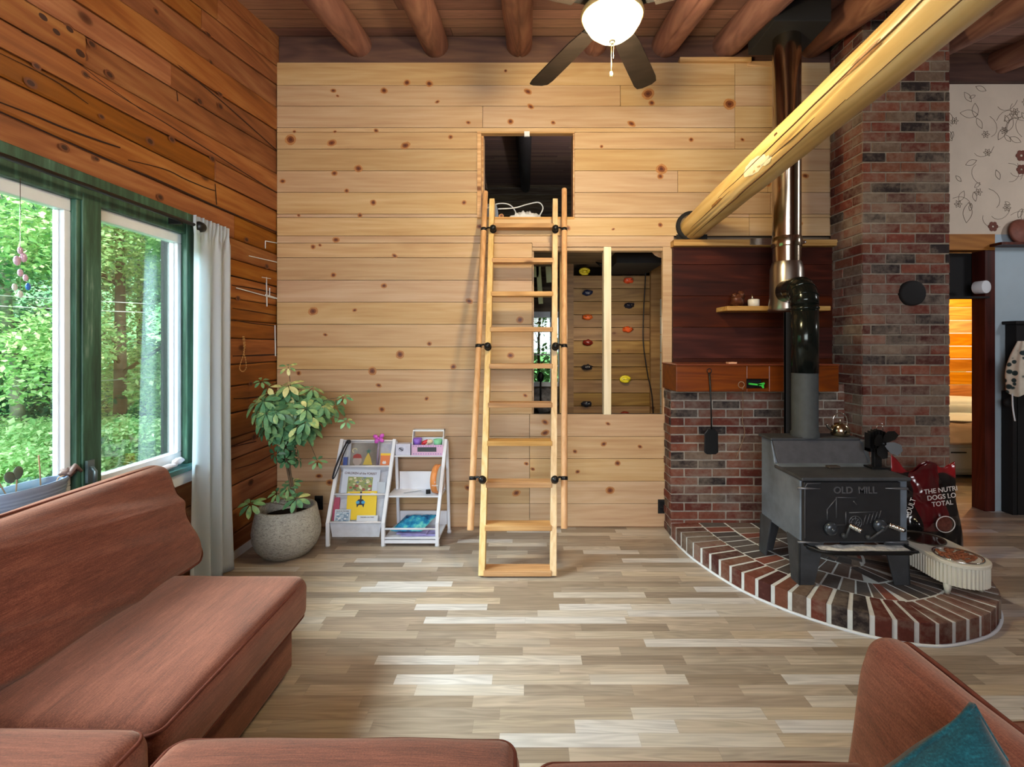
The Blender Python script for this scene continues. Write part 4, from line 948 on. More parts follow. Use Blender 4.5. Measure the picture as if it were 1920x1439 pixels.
b = MB(); ct = [(-.012, h), (.006, h), (.004, h-.05), (-.008, h-.05)]; navy = plain('navy_ink', '#1c2238', .5); blu = plain('blue_lens', '#3f9ad0', .4)
cx_, cz_ = -.008, h-.078
fq(b, m, [(cx_-.006, h-.001), (cx_+.008, h-.001), (cx_+.006, h-.06), (cx_-.004, h-.06)], -.0008, 0)
fq(b, m, [(cx_-.03, cz_+.008), (cx_-.015, cz_+.022), (cx_+.015, cz_+.022), (cx_+.03, cz_+.008), (cx_+.03, cz_-.008), (cx_+.024, cz_-.036), (cx_+.012, cz_-.018), (cx_-.012, cz_-.018), (cx_-.024, cz_-.036), (cx_-.03, cz_-.008)], -.001, 0)
for sx2 in (-1, 1): fq(b, m, [(cx_+sx2*.02+.014*math.cos(2*PI*i/14), cz_+.001+.011*math.sin(2*PI*i/14)) for i in range(14)], -.0013, 1)
fq(b, m, [(w/2-.045, h-.022), (w/2-.02, h-.022), (w/2-.02, h-.012), (w/2-.045, h-.012)], -.001, 2); fq(b, m, [(-w/2+.008, h-.018), (-w/2+.016, h-.018), (-w/2+.016, h-.008), (-w/2+.008, h-.008)], -.001, 2)
b.build('printed_pattern', [navy, blu, 'white'], o)
o, m, w, h = leaning('small_book', 626, 656, 957, 974, .172, plain('pale_cover', '#bcc8d4', .5, 0, .04), 'small pale blue book at the left of the lowest sling', 'book', .006, 'books in the rack', dy=-.012)
picture(o, m, -w/2+.01, w/2-.01, .0, h-.02, ['#8aa2b8', '#a9bccb', '#6d88a2', '#d0dae2'], 5); text('title', 'BLACK IN THE DARK', .0095, dk, o, MT(m, 0, h-.012), .0003, .0002)
o, m, w, h = leaning('small_book', 668, 708, 968, 976, .172, plain('white_cover', '#cdd2da', .5, 0, .04), 'thin white book lying at the front of the lowest sling', 'book', .016, 'books in the rack', dy=-.016)
text('title', 'CHILDREN of the FOREST', .009, dk, o, MT(m, 0, h-.012), .0003, .0002)
o, m, w, h = leaning('small_book', 622, 634, 935, 972, .172, plain('red_cover', '#a0405c', .5), 'crimson book edge at the far left of the lowest sling', 'book', .006, 'books in the rack', dy=.012)
o, m, w, h = leaning('small_book', 706, 722, 905, 922, .355, plain('grey_cover', '#b4bdc9', .5, 0, .04), 'small grey-blue booklet right of the forest book', 'book', .006, 'books in the rack', dy=-.004)
o, m, w, h = leaning('small_book', 642, 650, 858, 874, .545, plain('blue_cover', '#3a4f9a', .5), 'blue book edge at the left of the top sling', 'book', .006, 'books in the rack', dy=.0)
o, m, w, h = leaning('treat_packet', 712, 733, 851, 872, .545, plain('orange_packet', '#de7c40', .5, 0, .05), 'orange packet with a yellow top band in the top sling', 'packet', .008)
b = MB(); fq(b, m, [(-w/2, h-.016), (w/2, h-.016), (w/2, h), (-w/2, h)], -.0009, 0); fq(b, m, [(-.022, .026), (.0, .026), (.004, .036), (-.004, .05), (-.011, .042), (-.018, .05), (-.026, .036)], -.0009, 1); b.build('band', [plain('yellow_band', '#f0c832', .5), 'white'], o)
o, m, w, h = leaning('craft_kit', 655, 705, 832, 872, .545, plain('kit_sleeve', '#6b5c4e', .18, 0, .25, 18), 'clear craft packet with a green star tree in the top sling', 'packet', .012)
b = MB(); fq(b, m, [(-.0, .02), (.07, .02), (.055, .07), (.035, .11), (.015, .07)], -.001, 0)
fq(b, m, [(.036+(.022 if i % 2 == 0 else .009)*math.sin(2*PI*i/10), .118+(.022 if i % 2 == 0 else .009)*math.cos(2*PI*i/10)) for i in range(10)], -.0014, 1)
fq(b, m, [(-.045+.034*math.cos(2*PI*i/16), .05+.036*math.sin(2*PI*i/16)) for i in range(16)], -.001, 2); fq(b, m, [(-.08, .068), (-.01, .068), (-.022, .095), (-.05, .102), (-.075, .09)], -.0013, 3)
fq(b, m, [(-.07+.02*math.cos(t_), .125+.02*math.sin(t_)) for t_ in [i*.4 for i in range(12)]]+[(-.068+.013*math.cos(t_), .125+.013*math.sin(t_)) for t_ in [i*.4 for i in range(11, -1, -1)]], -.001, 4)
b.build('ornament_print', [plain('gold_print', '#b49a3a', .4, .3), plain('green_star', '#1c5a4e', .5), plain('face_print', '#a89a94', .6), plain('red_hat', '#9a3a34', .6), plain('moon_print', '#c3b892', .5)], o)
# wand with pink bow
wb_ = thing('toy_wand', 'clear toy wand tipped with a bright pink bow', 'toy', P(709, 870, 3.70)); pw = P(711, 822, 3.70)
b = MB(); b.tube([P(707, 872, 3.70), pw], .009, 10); b.build('tube', plain('clear_tube', '#9a8ea6', .15, 0, .1), wb_)
b = MB(); pk2 = plain('hot_pink', '#d65ccc', .4, 0, .15)
for dx, dz in ((-.024, .012), (.022, .018), (-.016, -.02), (.02, -.014)): b.ball(pw+Vector((dx, -.008, dz)), .021, 10, 7, sc=(1, .45, .75), mat=RY(math.atan2(dz, dx)*-1).to_4x4())
b.ball(pw+Vector((0, -.014, 0)), .01); b.build('bow', pk2, wb_)
# black strap on the left post
b = MB(); b.tube(catmull([P(652, 826, 3.70), P(640, 850, 3.66), P(628, 880, 3.62), P(624, 898, 3.60), P(630, 890, 3.60), P(645, 850, 3.65), P(655, 828, 3.70)], 6), .007, 8, sx=.4); b.ball(P(654, 829, 3.69), .016)
tag(b.build('strap', plain('black_webbing', '#20222c', .8)), 'black strap looped over the left post of the rack', 'strap')
# toy box on the top shelf
zt_ = .621
tb = thing('toy_microwave_box', 'white open toy crate with a pink patterned front on the top shelf', 'toy box', (-.80, 3.73, zt_))
x0, x1 = X_(772, 3.70), X_(831, 3.70); h1 = .085; h2 = .185
b = MB(); b.box((x0, 3.70, zt_), (x1, 3.79, zt_+.006)); b.box((x0, 3.784, zt_), (x1, 3.79, zt_+.12))
for x in (x0, x1-.006): b.prism([(x, 3.70, zt_), (x, 3.79, zt_), (x, 3.79, zt_+h2), (x, 3.74, zt_+h2), (x, 3.70, zt_+h1)], (.006, 0, 0))
b.box((x0, 3.738, zt_+h2-.012), (x1, 3.79, zt_+h2)); b.build('crate', 'white', tb, bevel=.001)
pkc = plain('pink_pattern', '#cfa9c8', .5, 0, .05); b = MB(); b.box((x0, 3.694, zt_), (x1, 3.70, zt_+h1-.006)); fr = b.build('front_panel', pkc, tb)
b = MB(); b.box((x0+.045, 3.692, zt_+.028), (x1-.05, 3.6945, zt_+.062)); b.build('display', plain('grey_window', '#4a5054', .2), tb)
b = MB()
for k in range(12): b.box((x0+.012+k*.0185, 3.6925, zt_+.066), (x0+.02+k*.0185, 3.6942, zt_+.074)); b.box((x0+.012+k*.0185, 3.6925, zt_+.008), (x0+.02+k*.0185, 3.6942, zt_+.016))
b.build('pattern', plain('lilac_pattern', '#9a80b8', .5), tb)
for px, py, col_, sc_, nm, lab in ((783, 827, '#8a62c8', (1.2, 1, 1), 'toy_cup', 'purple toy cup in the toy crate'), (797, 830, '#c8323c', (1.3, .8, .7), 'toy_pepper', 'red toy vegetable in the toy crate'), (806, 829, '#e2cdb4', (1.1, .8, .9), 'toy_mushroom', 'cream toy mushroom in the toy crate'), (821, 829, '#7fc79c', (1.2, .9, .7), 'toy_bowl', 'mint green toy bowl in the toy crate')):
    b = MB(); p = P(px, py, 3.735)
    if 'cup' in nm or 'bowl' in nm: b.lathe([(0, -.03), (.022*sc_[0], -.03), (.028*sc_[0], .02), (.025*sc_[0], .02), (.02, -.02), (0, -.02)], p, 16)
    elif 'mush' in nm: b.ball(p+Vector((.0, 0, .002)), .024, 12, 8, sc=(1, .9, .75)); b.tube([p, p+Vector((-.035, 0, -.022))], [.012, .009], 10)
    else: b.ball(p, .02, 12, 8, sc=(1.5, .8, .8), bumpy=.3, mat=RY(-.5).to_4x4()); b.tube([p+Vector((.02, 0, .012)), p+Vector((.034, 0, .022))], .005, 6)
    tag(b.build(nm, plain(nm+'_m', col_, .35, 0, .05)), lab, 'toy', 'toys in the crate')
wbx = thing('small_carton', 'small clear and white carton left of the toy crate', 'box', (-.99, 3.73, zt_)); b = MB(); b.box((X_(742, 3.7), 3.70, zt_+.0), (X_(769, 3.7), 3.76, zt_+.085)); b.build('carton', plain('lilac_white', '#c9cbdf', .35, 0, .08, 30), wbx, bevel=.002)
b = MB(); xc = X_(752, 3.7)
for k in range(4): b.tube([(xc+.018*math.cos(t_/10*6.28+k)*(1-.15*k), 3.699, zt_+.045+.014*math.sin(t_/10*6.28)*(1-.2*k)) for t_ in range(10)], .0012, 4, closed=True)
b.build('print', dk, wbx)
# tambourine
tm_ = thing('tambourine', 'orange rimmed toy tambourine standing on the middle shelf', 'tambourine', (-.70, 3.66, .345)); c = Vector((X_(821, 3.66), 3.665, .347+.107))
b = MB(); b.lathe([(.098, -.022), (.105, -.022), (.105, .022), (.098, .022), (.098, -.022)], c, 40, mat=(RZ(math.radians(-10)) @ RY(PI/2)).to_4x4()); b.build('frame', plain('orange_rim', '#d98a4a', .45, 0, .05), tm_)
b = MB(); b.lathe([(0, 0), (.1, 0)], c+Vector((.021, 0, 0)), 40, mat=(RZ(math.radians(-10)) @ RY(PI/2)).to_4x4()); b.build('skin', 'white', tm_)
text('marks', 'F\nmusic', .02, 'white', tm_, Matrix.Translation((c.x-.003, c.y-.1065, c.z-.01)) @ Matrix.Rotation(PI/2, 4, 'X'), .0003)
b = MB(); b.tube([P(757, 918, 3.66)*1, P(790, 912, 3.72)], .0035, 8); b2 = b; 
for v in b.v: v.z = .3495
tag(b.build('pen', plain('grey_green_pen', '#7d9a8a', .4)), 'grey green pen lying on the middle shelf', 'pen')
b = MB(); b.cbox((X_(803, 3.65), 3.65, .345+.017), (.034, .014, .032), RZ(.3)); b.build
tag(b.build('clip', 'black', bevel=.003), 'small black clip on the middle shelf beside the tambourine', 'clip')
# packets on the bottom shelf
b = MB(); b.cbox((-.80, 3.63, .072), (.25, .15, .012), RZ(.05)); b.cbox((-.84, 3.62, .083), (.22, .14, .008), RZ(-.08))
o = tag(b.build('magazine', plain('lilac_magazine', '#8d86bd', .35, 0, .3, 14), bevel=.002), 'lilac magazines flat on the bottom shelf under the blue packet', 'magazine')
b = MB(); bpc = Vector((-.85, 3.66, .125))
def fb(u, v, s=1):
    x, y = u*2-1, v*2-1; k = max(0, (1-x**4)*(1-y**4)); return bpc+Vector((x*.115+.04*y, y*.085, .03*y+s*.022*k+.006*mnoise.noise(Vector((x*4, y*4, s)))))
b.grid(lambda u, v: fb(u, v, 1), 20, 16); b.grid(lambda u, v: fb(u, v, -1), 20, 16)
t = NT('blue_foil', .18); t.base(t.ramp(t.noise(t.coord((14, 14, 14)), 1, 4, .6), [(.3, srgb('#1c3c72')), (.48, srgb('#2a8fc0')), (.6, srgb('#66c9c4')), (.75, srgb('#b8d8e8'))])); M['foil'] = t.m
tag(b.build('toy_packet', 'foil'), 'shiny blue plastic toy packet on the bottom shelf', 'packet')
# ------------------------------------------------------------------ ladder
YL0, SL = 3.05, .317
def lad(px, py):
    k = (py-CY)/F; z = (CH-k*YL0)/(1+k*SL); Y = YL0+SL*z; return Vector((X_(px, Y), Y, z))
ax = Vector((0, SL, 1)).normalized(); nrm_l = Vector((0, -1, SL)).normalized()
lad_t = thing('loft_ladder', 'pale timber loft ladder with ten treads and round side handrails leaning to the hatch', 'ladder', (-.07, 3.05, 0))
zt = 2.60
def lx(side, z): t_ = z/zt; return (-.290-.003*t_+.008*t_) if side < 0 else (.158+.058*t_)
for s in (-1, 1):
    b = MB(); p = Vector((lx(s, 0), YL0+.045, .0)); q_ = Vector((lx(s, zt), YL0+.045+SL*zt, zt)); b.bar(p, q_, .040, .085, up=(0, 1, 0)); b.build('rail', wood('ladder_rail_wood', '#c09a66', '#dbbb88', '#e9d0a4', 2, .5, 36, .06, knots=.035), lad_t, bevel=.003)
tread = wood('ladder_tread_wood', '#8a6038', '#bb8e5c', '#d8b17c', 0, .5, 34, .14, knots=.06, knotcol='#5e3418')
for py in (423, 488, 551, 618, 687, 760, 832, 910, 991, 1076):
    p = lad(980, py); z = p.z; xa, xb = lx(-1, z)+.012, lx(1, z)-.012
    b = MB(); y = YL0+SL*z; b.box((xa, y-.006, z-.017), (xb, y+.098, z+.017)); b.build('tread', tread, lad_t, bevel=.003)
rods = []
for s, (t0, t1) in ((-1, ((882, 995), (910, 360))), (1, ((1058, 992), (1058, 355)))):
    p, q_ = lad(*t0), lad(*t1); p -= nrm_l*0; b = MB(); n = 14
    b.tube([p.lerp(q_, k/n) for k in range(n+1)], .0215, 18); rod_ = b.build('handrail', 'pine_rod', lad_t, bevel=.003)
    for py, px in ((433, 925 if s < 0 else 1041), (652, 915 if s < 0 else 1041), (900, 905 if s < 0 else 1040)):
        a = lad(px, py)+nrm_l*.03; z = a.z; t_ = (z-p.z)/(q_.z-p.z); e = p.lerp(q_, t_)
        b = MB(); b.ball(a+nrm_l*.012, .025, 16, 11); b.lathe([(.0, 0), (.026, 0), (.026, .008), (0, .008)], a-nrm_l*.02, 18, mat=RX(PI/2).to_4x4())
        b.tube(catmull([a, a+(e-a)*.45+Vector((0, 0, .012)), e+nrm_l*.0], 5), .007, 8); b.tube([e-ax*.012, e+ax*.012], .0235, 14)
        b.build('bracket', 'black', rod_)

# ------------------------------------------------------------------ loft contents
zl = 2.425
b = MB(); cp = [(868+20, 398), (905, 392), (930, 380), (950, 383), (962, 392), (968, 404)]
pts = [P(901, 400, 4.0), P(915, 390, 4.05), P(935, 382, 4.1), P(955, 384, 4.1), P(966, 396, 4.05), P(966, 404, 4.0)]; b.tube(catmull(pts, 6), .005, 8)
pts = [P(934, 392, 4.0), P(965, 390, 4.05), P(990, 383, 4.1), P(1010, 380, 4.12), P(1018, 390, 4.1), P(1012, 404, 4.05)]; b.tube(catmull(pts, 6), .005, 8)
tag(b.build('cable', 'white'), 'white cable looped over the hatch sill', 'cable')
b = MB(); c0 = P(985, 408, 4.06)
def fcl(u, v):
    x, y = u*2-1, v*2-1; k = max(0, 1-x*x)*max(0, 1-y*y); return Vector((c0.x+x*.14, c0.y+y*.07, c0.z-.03+.065*k**.5*(1+.6*mnoise.noise(Vector((x*4, y*4, 0))))))
b.grid(fcl, 40, 20); tag(b.build('crumpled_cloth', 'white'), 'crumpled white cloth on the hatch sill between the ladder rails', 'cloth')
b = MB(); b.box((X_(983, YW), YW-.008, Z_(256, YW)), (X_(993, YW), YW+.01, Z_(247, YW))); tag(b.build('hatch_catch', 'white'), 'small white catch on the top edge of the hatch', 'catch')
b = MB(); b.box((X_(903, 4.0), 4.06, zl), (X_(930, 4.0), 4.3, zl+.20)); tag(b.build('storage_box', plain('blue_grey_box', '#8d98a6', .6, 0, .2, 14), bevel=.01), 'pale blue-grey box just inside the hatch on the left', 'box')
b = MB(); b.tube(catmull([P(903, 300, 4.15), P(909, 330, 4.15), P(913, 355, 4.15)], 6), .002, 5); tag(b.build('wire', 'silver'), 'thin wire hanging inside the left of the hatch', 'wire')

# ------------------------------------------------------------------ climbing wall room
YC = 5.15
cw = thing('climbing_wall', 'plank climbing panel framed by uprights behind the wall opening', 'climbing wall', (.8, YC, 0))
b = MB(); x0, x1 = X_(1062, YC), X_(1222, YC)
for k in range(24):
    py0 = 470+k*24.5-2
    z1, z0 = Z_(py0, YC), Z_(py0+24, YC)
    if z0 < 0: break
    if z1 > 2.29: continue
    b.box((x0, YC, z0+.001), (x1, YC+.02, z1-.001))
b.build('planks', 'climbwood', cw, bevel=.002)
b = MB(); b.box((x0-.0, YC-.03, 0), (X_(1075, YC), YC, Z_(492, YC))); b.build('upright', 'climbwood', cw)
b = MB(); b.box((X_(1218, YC), YC-.05, 0), (X_(1240, YC), YC, Z_(494, YC))); b.build('upright', 'climbwood', cw)
holds = [(1096, 510, '#e0cc28', 'yellow', 'topmost of the left column'), (1102, 549, '#1d2747', 'navy', 'second from the top in the left column'), (1102, 595, '#e0682c', 'orange', 'third from the top in the left column'),
 (1102, 643, '#7c2018', 'dark red', 'below the orange one in the left column'), (1101, 689, '#26262e', 'black', 'fifth down in the left column'), (1100, 758, '#202430', 'black', 'lowest of the left column'),
 (1179, 526, '#d8502a', 'orange', 'topmost of the right column'), (1180, 573, '#1c1e2c', 'black', 'second from the top in the right column'), (1177, 618, '#e05c26', 'orange', 'third from the top in the right column'),
 (1172, 712, '#e6d42e', 'yellow', 'low in the right column'), (1172, 778, '#8a2c1c', 'red', 'just above the pine wall edge')]
for px, py, colr, cn, lab in holds:
    p = P(px, py, YC-.03); t_ = thing('climbing_hold', f'{cn} climbing hold, {lab}', 'climbing hold', (p.x, YC, p.z), 'climbing holds on the plank panel')
    mm = plain('hold_'+cn, colr, .35, 0, .1); b = MB(); b.ball(p+Vector((0, .012, 0)), .048, 18, 12, sc=(1.1, .75, .62), bumpy=.45)
    if cn == 'yellow': b.tube([p+Vector((.048*math.cos(a), -.012, .028*math.sin(a)+.004)) for a in [i*.5 for i in range(12)]], .013, 8)
    b.build('grip', mm, t_)
    b = MB()
    for dx in (-.02, .02): b.ball(p+Vector((dx, -.026, .004)), .006, 8, 5)
    b.build('bolt', 'silver', t_)
b = MB(); b.tube(catmull([P(1198, 455, 5.0), P(1210, 500, 5.0), P(1207, 580, 5.0), P(1206, 640, 5.0), P(1214, 700, 5.0), P(1222, 740, 5.0), P(1226, 800, 5.0)], 6), .006, 6); tag(b.build('cable', 'black'), 'thin dark cable hanging down the climbing panel', 'cable')
b = MB(); c = P(1128, 497, 4.9); b.tube([c+Vector((-.06, 0, .03)), c, c+Vector((.07, 0, -.03))], [.004, .022, .012], 10); tag(b.build('hanging_bird', 'black'), 'small dark winged shape hanging before the climbing panel', 'ornament')
b = MB(); b.lathe([(.085, 0), (.085, .16)], P(1074, 484, 4.9), 24); b.lathe([(0, .0), (.085, 0)], P(1074, 484, 4.9), 24); tag(b.build('duct', 'silver'), 'shiny round duct at the top of the climbing room', 'duct')
b = MB(); b.tube([P(1232, 468, 4.6)-Vector((0, .35, 0)), P(1228, 470, 4.6)+Vector((0, 1, 0))], .115, 20); tag(b.build('ceiling_log', 'pine_rod'), 'pale log end at the top right of the wall opening', 'log')
b = MB(); b.box((X_(1152, 4.5), 4.4, 2.19), (X_(1240, 4.5), 5.13, 2.29)); tag(b.build('ceiling_duct_box', 'blackmatte'), 'dark boxed duct above the climbing panel', 'duct')
b = MB()
for k in range(9): b.box((X_(1240, 4.9), 4.92, Z_(560+k*34, 4.9)-.175), (X_(1262, 4.9)+.1, 4.95, Z_(560+k*34, 4.9)-.002))
tag(b.build('white_block_stack', plain('pale_block', '#9fa3a0', .7, 0, .1)), 'pale painted boards at the right edge of the wall opening', 'boards')
b = MB(); b.bar(P(1008, 480, 5.3), P(1014, 570, 5.3), .05, .03, up=(0, 1, 0)); b.bar(P(1004, 462, 5.3), P(1004, 520, 5.3), .07, .03, up=(0, 1, 0)); b.bar(P(1026, 470, 5.3), P(1030, 530, 5.3), .06, .03, up=(0, 1, 0))
tag(b.build('roof_braces', plain('pale_green_wood', '#b9c49a', .6, 0, .1)), 'pale greenish timber braces seen behind the upper ladder', 'brace')
# far window
w2 = struct(thing('window_2', 'small far window with pale frame seen through the wall opening', 'window', (.1, 6, .95)))
b = MB(); x0, x1, z0, z1 = -.30, .42, .95, 1.86
b.box((x0, 5.96, z1-.07), (x1, 6.05, z1)); b.box((x0, 5.96, z0), (x1, 6.05, z0+.05)); b.box((x0, 5.96, z0), (x0+.05, 6.05, z1)); b.box((x1-.05, 5.96, z0), (x1, 6.05, z1)); b.box((.27, 5.96, z0), (.31, 6.05, z1)); b.box((x0, 5.985, 1.33), (x1, 6.0, 1.345)); b.box((x0, 5.985, 1.19), (x1, 6.0, 1.21)); b.build('frame', 'vinyl', w2)
b = MB(); b.box((x0, 6.01, z0), (x1, 6.016, z1)); b.build('glass', 'glass', w2)
b = MB(); b.ball((.18, 5.6, .82), .16, 16, 10, sc=(1, .8, .9), bumpy=.4); tag(b.build('cushion_pile', plain('grey_patterned', '#8b8a8c', .9, 0, .5, 20)), 'grey patterned bundle below the far window', 'bundle')
b = MB(); b.ball((.14, 5.45, 1.10), .045, 14, 9, sc=(.8, .6, 1.3)); b.tube([(.13, 5.45, 1.38), (.10, 5.45, 1.55), (.02, 5.45, 1.7)], .004, 6); b.tube([(.14, 5.45, .8), (.14, 5.45, 1.1)], .01, 8); tag(b.build('desk_lamp', 'black'), 'black desk lamp in front of the far window', 'lamp')

# ------------------------------------------------------------------ bricks
def brick_run(mb, org, ux, uz, nrm, length, height, L, Hc, proud=.006, rr=None, j=.011, depth=.02, skip=None, start=0.0):
    rr = rr or R; org, ux, uz, nrm = Vector(org), Vector(ux), Vector(uz), Vector(nrm); n = int(round(height/Hc))
    for k in range(n):
        x = -(L+j)*((k % 2)*.5)+start
        while x < length:
            a, c = max(x, 0), min(x+L, length)
            if c-a > .02:
                z0, z1 = k*Hc+j/2, (k+1)*Hc-j/2
                if not skip or not skip((a+c)/2, (z0+z1)/2):
                    o = org+nrm*(proud+rr.uniform(-.002, .002)); jit = [rr.uniform(-.0015, .0015) for _ in range(4)]
                    q_ = [o+ux*(a+jit[0])+uz*(z0+jit[1]), o+ux*(c+jit[2])+uz*(z0+jit[3]), o+ux*(c+jit[0])+uz*(z1+jit[2]), o+ux*(a+jit[3])+uz*(z1+jit[1])]
                    mb.prism(q_, -nrm*depth, 0, rr.random())
            x += L+j
HZ = .11
def chim_top(y): return ceil_z(y)
chim = thing('brick_chimney', 'tall square brick chimney stack of mixed red and dark bricks', 'chimney', (2.71, 3.7, 0))
cx0, cx1, cyf, cyb = 2.40, 3.02, 3.52, 3.885; Hb = .0727
b = MB(); brick_run(b, (cx0, cyf, 0), (1, 0, 0), (0, 0, 1), (0, -1, 0), cx1-cx0, 3.84, .2, Hb, start=-.04)
brick_run(b, (cx0, cyf, 0), (0, 1, 0), (0, 0, 1), (-1, 0, 0), .365, 3.84, .2, Hb, start=-.1); brick_run(b, (cx1, cyf, 0), (0, 1, 0), (0, 0, 1), (1, 0, 0), .365, 3.84, .2, Hb, start=-.1)
b.build('bricks', 'brick', chim, bevel=.003)
b = MB(); b.box((cx0, cyf, 0), (cx1, cyb, 3.835)); b.build('mortar_core', 'mortar', chim)
c = P(1711, 550, cyf-.02); b = MB(); b.lathe([(0, .018), (.075, .018), (.088, .012), (.09, 0), (.09, -.02), (0, -.02)], c, 40, mat=RX(PI/2).to_4x4()); b.build('flue_cover', 'blackmatte', chim, label='round black flue cover')
# low brick wall under the mantel
lw = thing('brick_backwall', 'low brick wall behind the stove under the red timber mantel', 'brick wall', (1.7, 3.72, 0)); bx0, bx1, byf = 1.083, 2.40, 3.72
b = MB(); brick_run(b, (bx0, byf, .0), (1, 0, 0), (0, 0, 1), (0, -1, 0), bx1-bx0, 1.13, .2, .0645, start=-.0); brick_run(b, (bx0, byf, .0), (0, 1, 0), (0, 0, 1), (-1, 0, 0), .17, 1.13, .09, .0645)
b.build('bricks', 'brick', lw, bevel=.003)
b = MB(); b.box((bx0, byf, 0), (bx1, 3.89, 1.13)); b.build('mortar_core', plain('pale_mortar', '#9f988d', .95, 0, .2, 30, .2, .3), lw)
# red stained panel and ledge
b = MB(); xp0, xp1 = X_(1262, 3.86), 2.40; zz = 1.10
while zz < Z_(461, 3.86): b.box((xp0, 3.862, zz), (xp1, 3.895, min(zz+.245, Z_(461, 3.86)))); zz += .247
struct(b.build('trim_9', 'darkwood', bevel=.002), 'dark red stained board panel above the mantel', 'panel')
b = MB(); b.box((xp0-.01, 3.80, Z_(461, 3.8)), (xp1, 3.90, Z_(449, 3.8)), 0); struct(b.build('trim_10', 'pine_cutx', bevel=.003), 'rough pine ledge on top of the red panel', 'ledge')
b = MB(); b.box((X_(1407, 3.78), 3.785, Z_(459, 3.78)), (X_(1446, 3.78), 3.80, Z_(447, 3.78))); tag(b.build('metal_bracket', 'silver'), 'bright metal bracket on the pine ledge beside the pipe', 'bracket')
# mantel
mt = thing('mantel', 'thick red-brown timber mantel with a square notch', 'mantel', (1.6, 3.6, 1.12)); YM = 3.50
zm0, zm1 = Z_(735, YM), Z_(686, YM); xm0, xm1 = X_(1268, YM), X_(1573, YM); nx0, nx1, nz0, nz1 = X_(1400, YM), X_(1442, YM), Z_(729, YM), Z_(711, YM)
b = MB(); 
b.box((xm0, YM, zm0), (nx0, 3.86, zm1), 0, .5); b.box((nx1, YM, zm0), (xm1, 3.86, zm1), 0, .5); b.box((nx0, YM, nz1), (nx1, 3.86, zm1), 0, .5); b.box((nx0, YM, zm0), (nx1, 3.86, nz0), 0, .5)
b.build('timber', 'mantel', mt, bevel=.004); b = MB(); b.box((nx0-.01, 3.62, zm0+.01), (nx1+.01, 3.66, zm1-.01)); b.build('notch_back', 'blackmatte', mt)
b = MB(); b.box((xm0-.006, YM-.01, zm1), (xm1, 3.86, zm1+.012)); b.build('top_board', 'mantel', mt, bevel=.003)
b = MB(); gp = P(1420, 722, YM-.005); b.bar(gp+Vector((-.06, 0, .008)), gp+Vector((.045, 0, -.004)), .012, .012); b.bar(gp+Vector((.0, -.002, 0)), gp+Vector((.05, -.002, .012)), .008, .012); b.bar(gp+Vector((.03, -.002, -.004)), gp+Vector((.042, -.002, -.022)), .01, .012)
tag(b.build('lighter', plain('bright_green', '#3fc848', .4)), 'bright green plastic lighter lying in the mantel notch', 'lighter')
b = MB(); c = P(1372, 681, YM+.05); b.box((c.x-.03, c.y-.02, zm1+.013), (c.x+.03, c.y+.03, zm1+.024)); tag(b.build('matchbox', plain('peach_card', '#d9a382', .6)), 'small peach matchbox on the mantel', 'matchbox')
# hanging shovel
sh = thing('fire_shovel', 'black long-handled fire shovel hanging from the mantel', 'shovel', P(1331, 700, YM-.02)); p0 = P(1330, 700, YM-.022); p1 = P(1334, 805, YM-.03)
b = MB(); b.tube([p0, p0.lerp(p1, .5)+Vector((.004, 0, 0)), p1], [.008, .005, .006], 8); b.tube([p0+Vector((.016*math.sin(a), 0, .016+.016*math.cos(a)-.0)) for a in [i*2*PI/12 for i in range(12)]], .003, 6, closed=True); b.build('handle', 'black', sh)
b = MB(); b.prism([p1+Vector((x, 0, z)) for x, z in ((-.025, .0), (.025, .0), (.048, -.03), (.05, -.165), (.03, -.18), (-.03, -.18), (-.05, -.165), (-.048, -.03))], (0, .012, 0)); b.build('blade', 'black', sh, bevel=.004)
b = MB(); r0 = P(1390, 722, YM-.014); b.tube([r0+Vector((.022*math.cos(i*PI/8), 0, .022*math.sin(i*PI/8))) for i in range(16)], .003, 6, closed=True)
b.tube(catmull([r0+Vector((.01, 0, -.02)), P(1393, 760, 3.62), P(1392, 790, 3.64), P(1396, 815, 3.65), P(1380, 860, 3.66)], 6), .0028, 6); tag(b.build('cord_loop', plain('tan_cord', '#8a7058', .8)), 'tan cord on a ring hanging from the mantel', 'cord')

# shelf with jar and candle
shf = thing('wall_shelf', 'pale rough-edged shelf on the red panel behind the pipe', 'shelf', (1.85, 3.75, 1.7)); zs_ = Z_(574, 3.66)
b = MB(); pl_ = [(1362, 3.74), (1364, 3.665), (1400, 3.655), (1440, 3.66), (1500, 3.65), (1558, 3.66), (1560, 3.86), (1362, 3.86)]
b.prism([Vector((X_(px, 3.66), y, zs_-.035)) for px, y in pl_], (0, 0, .035)); b.build('board', 'pine_cutx', shf, bevel=.004)
b = MB(); c = P(1382, 572, 3.74); c.z = zs_; b.ball(c+Vector((0, 0, .045)), .043, 16, 12, bumpy=.6); b.ball(c+Vector((.03, 0, .09)), .028, 12, 8, bumpy=.7); b.ball(c+Vector((-.01, .02, .085)), .02, 10, 7, bumpy=.7); tag(b.build('pinecone_ornament', plain('brown_resin', '#5c3320', .4, .2, .4, 40)), 'lumpy brown ornament on the small shelf', 'ornament')
cd = thing('candle_jar', 'white candle jar with a small metal topper on the shelf', 'candle', (X_(1413, 3.72), 3.72, zs_)); c = Vector((X_(1413, 3.72), 3.72, zs_)); b = MB(); b.lathe([(0, 0), (.040, 0), (.041, .052), (.036, .055), (0, .05)], c, 28); b.build('jar', plain('candle_white', '#d9d4c6', .3), cd)
b = MB(); b.tube([c+Vector((-.01, 0, .05)), c+Vector((-.01, 0, .075)), c+Vector((-.012, 0, .10))], [.014, .007, .003], 10); b.build('topper', 'chrome', cd)

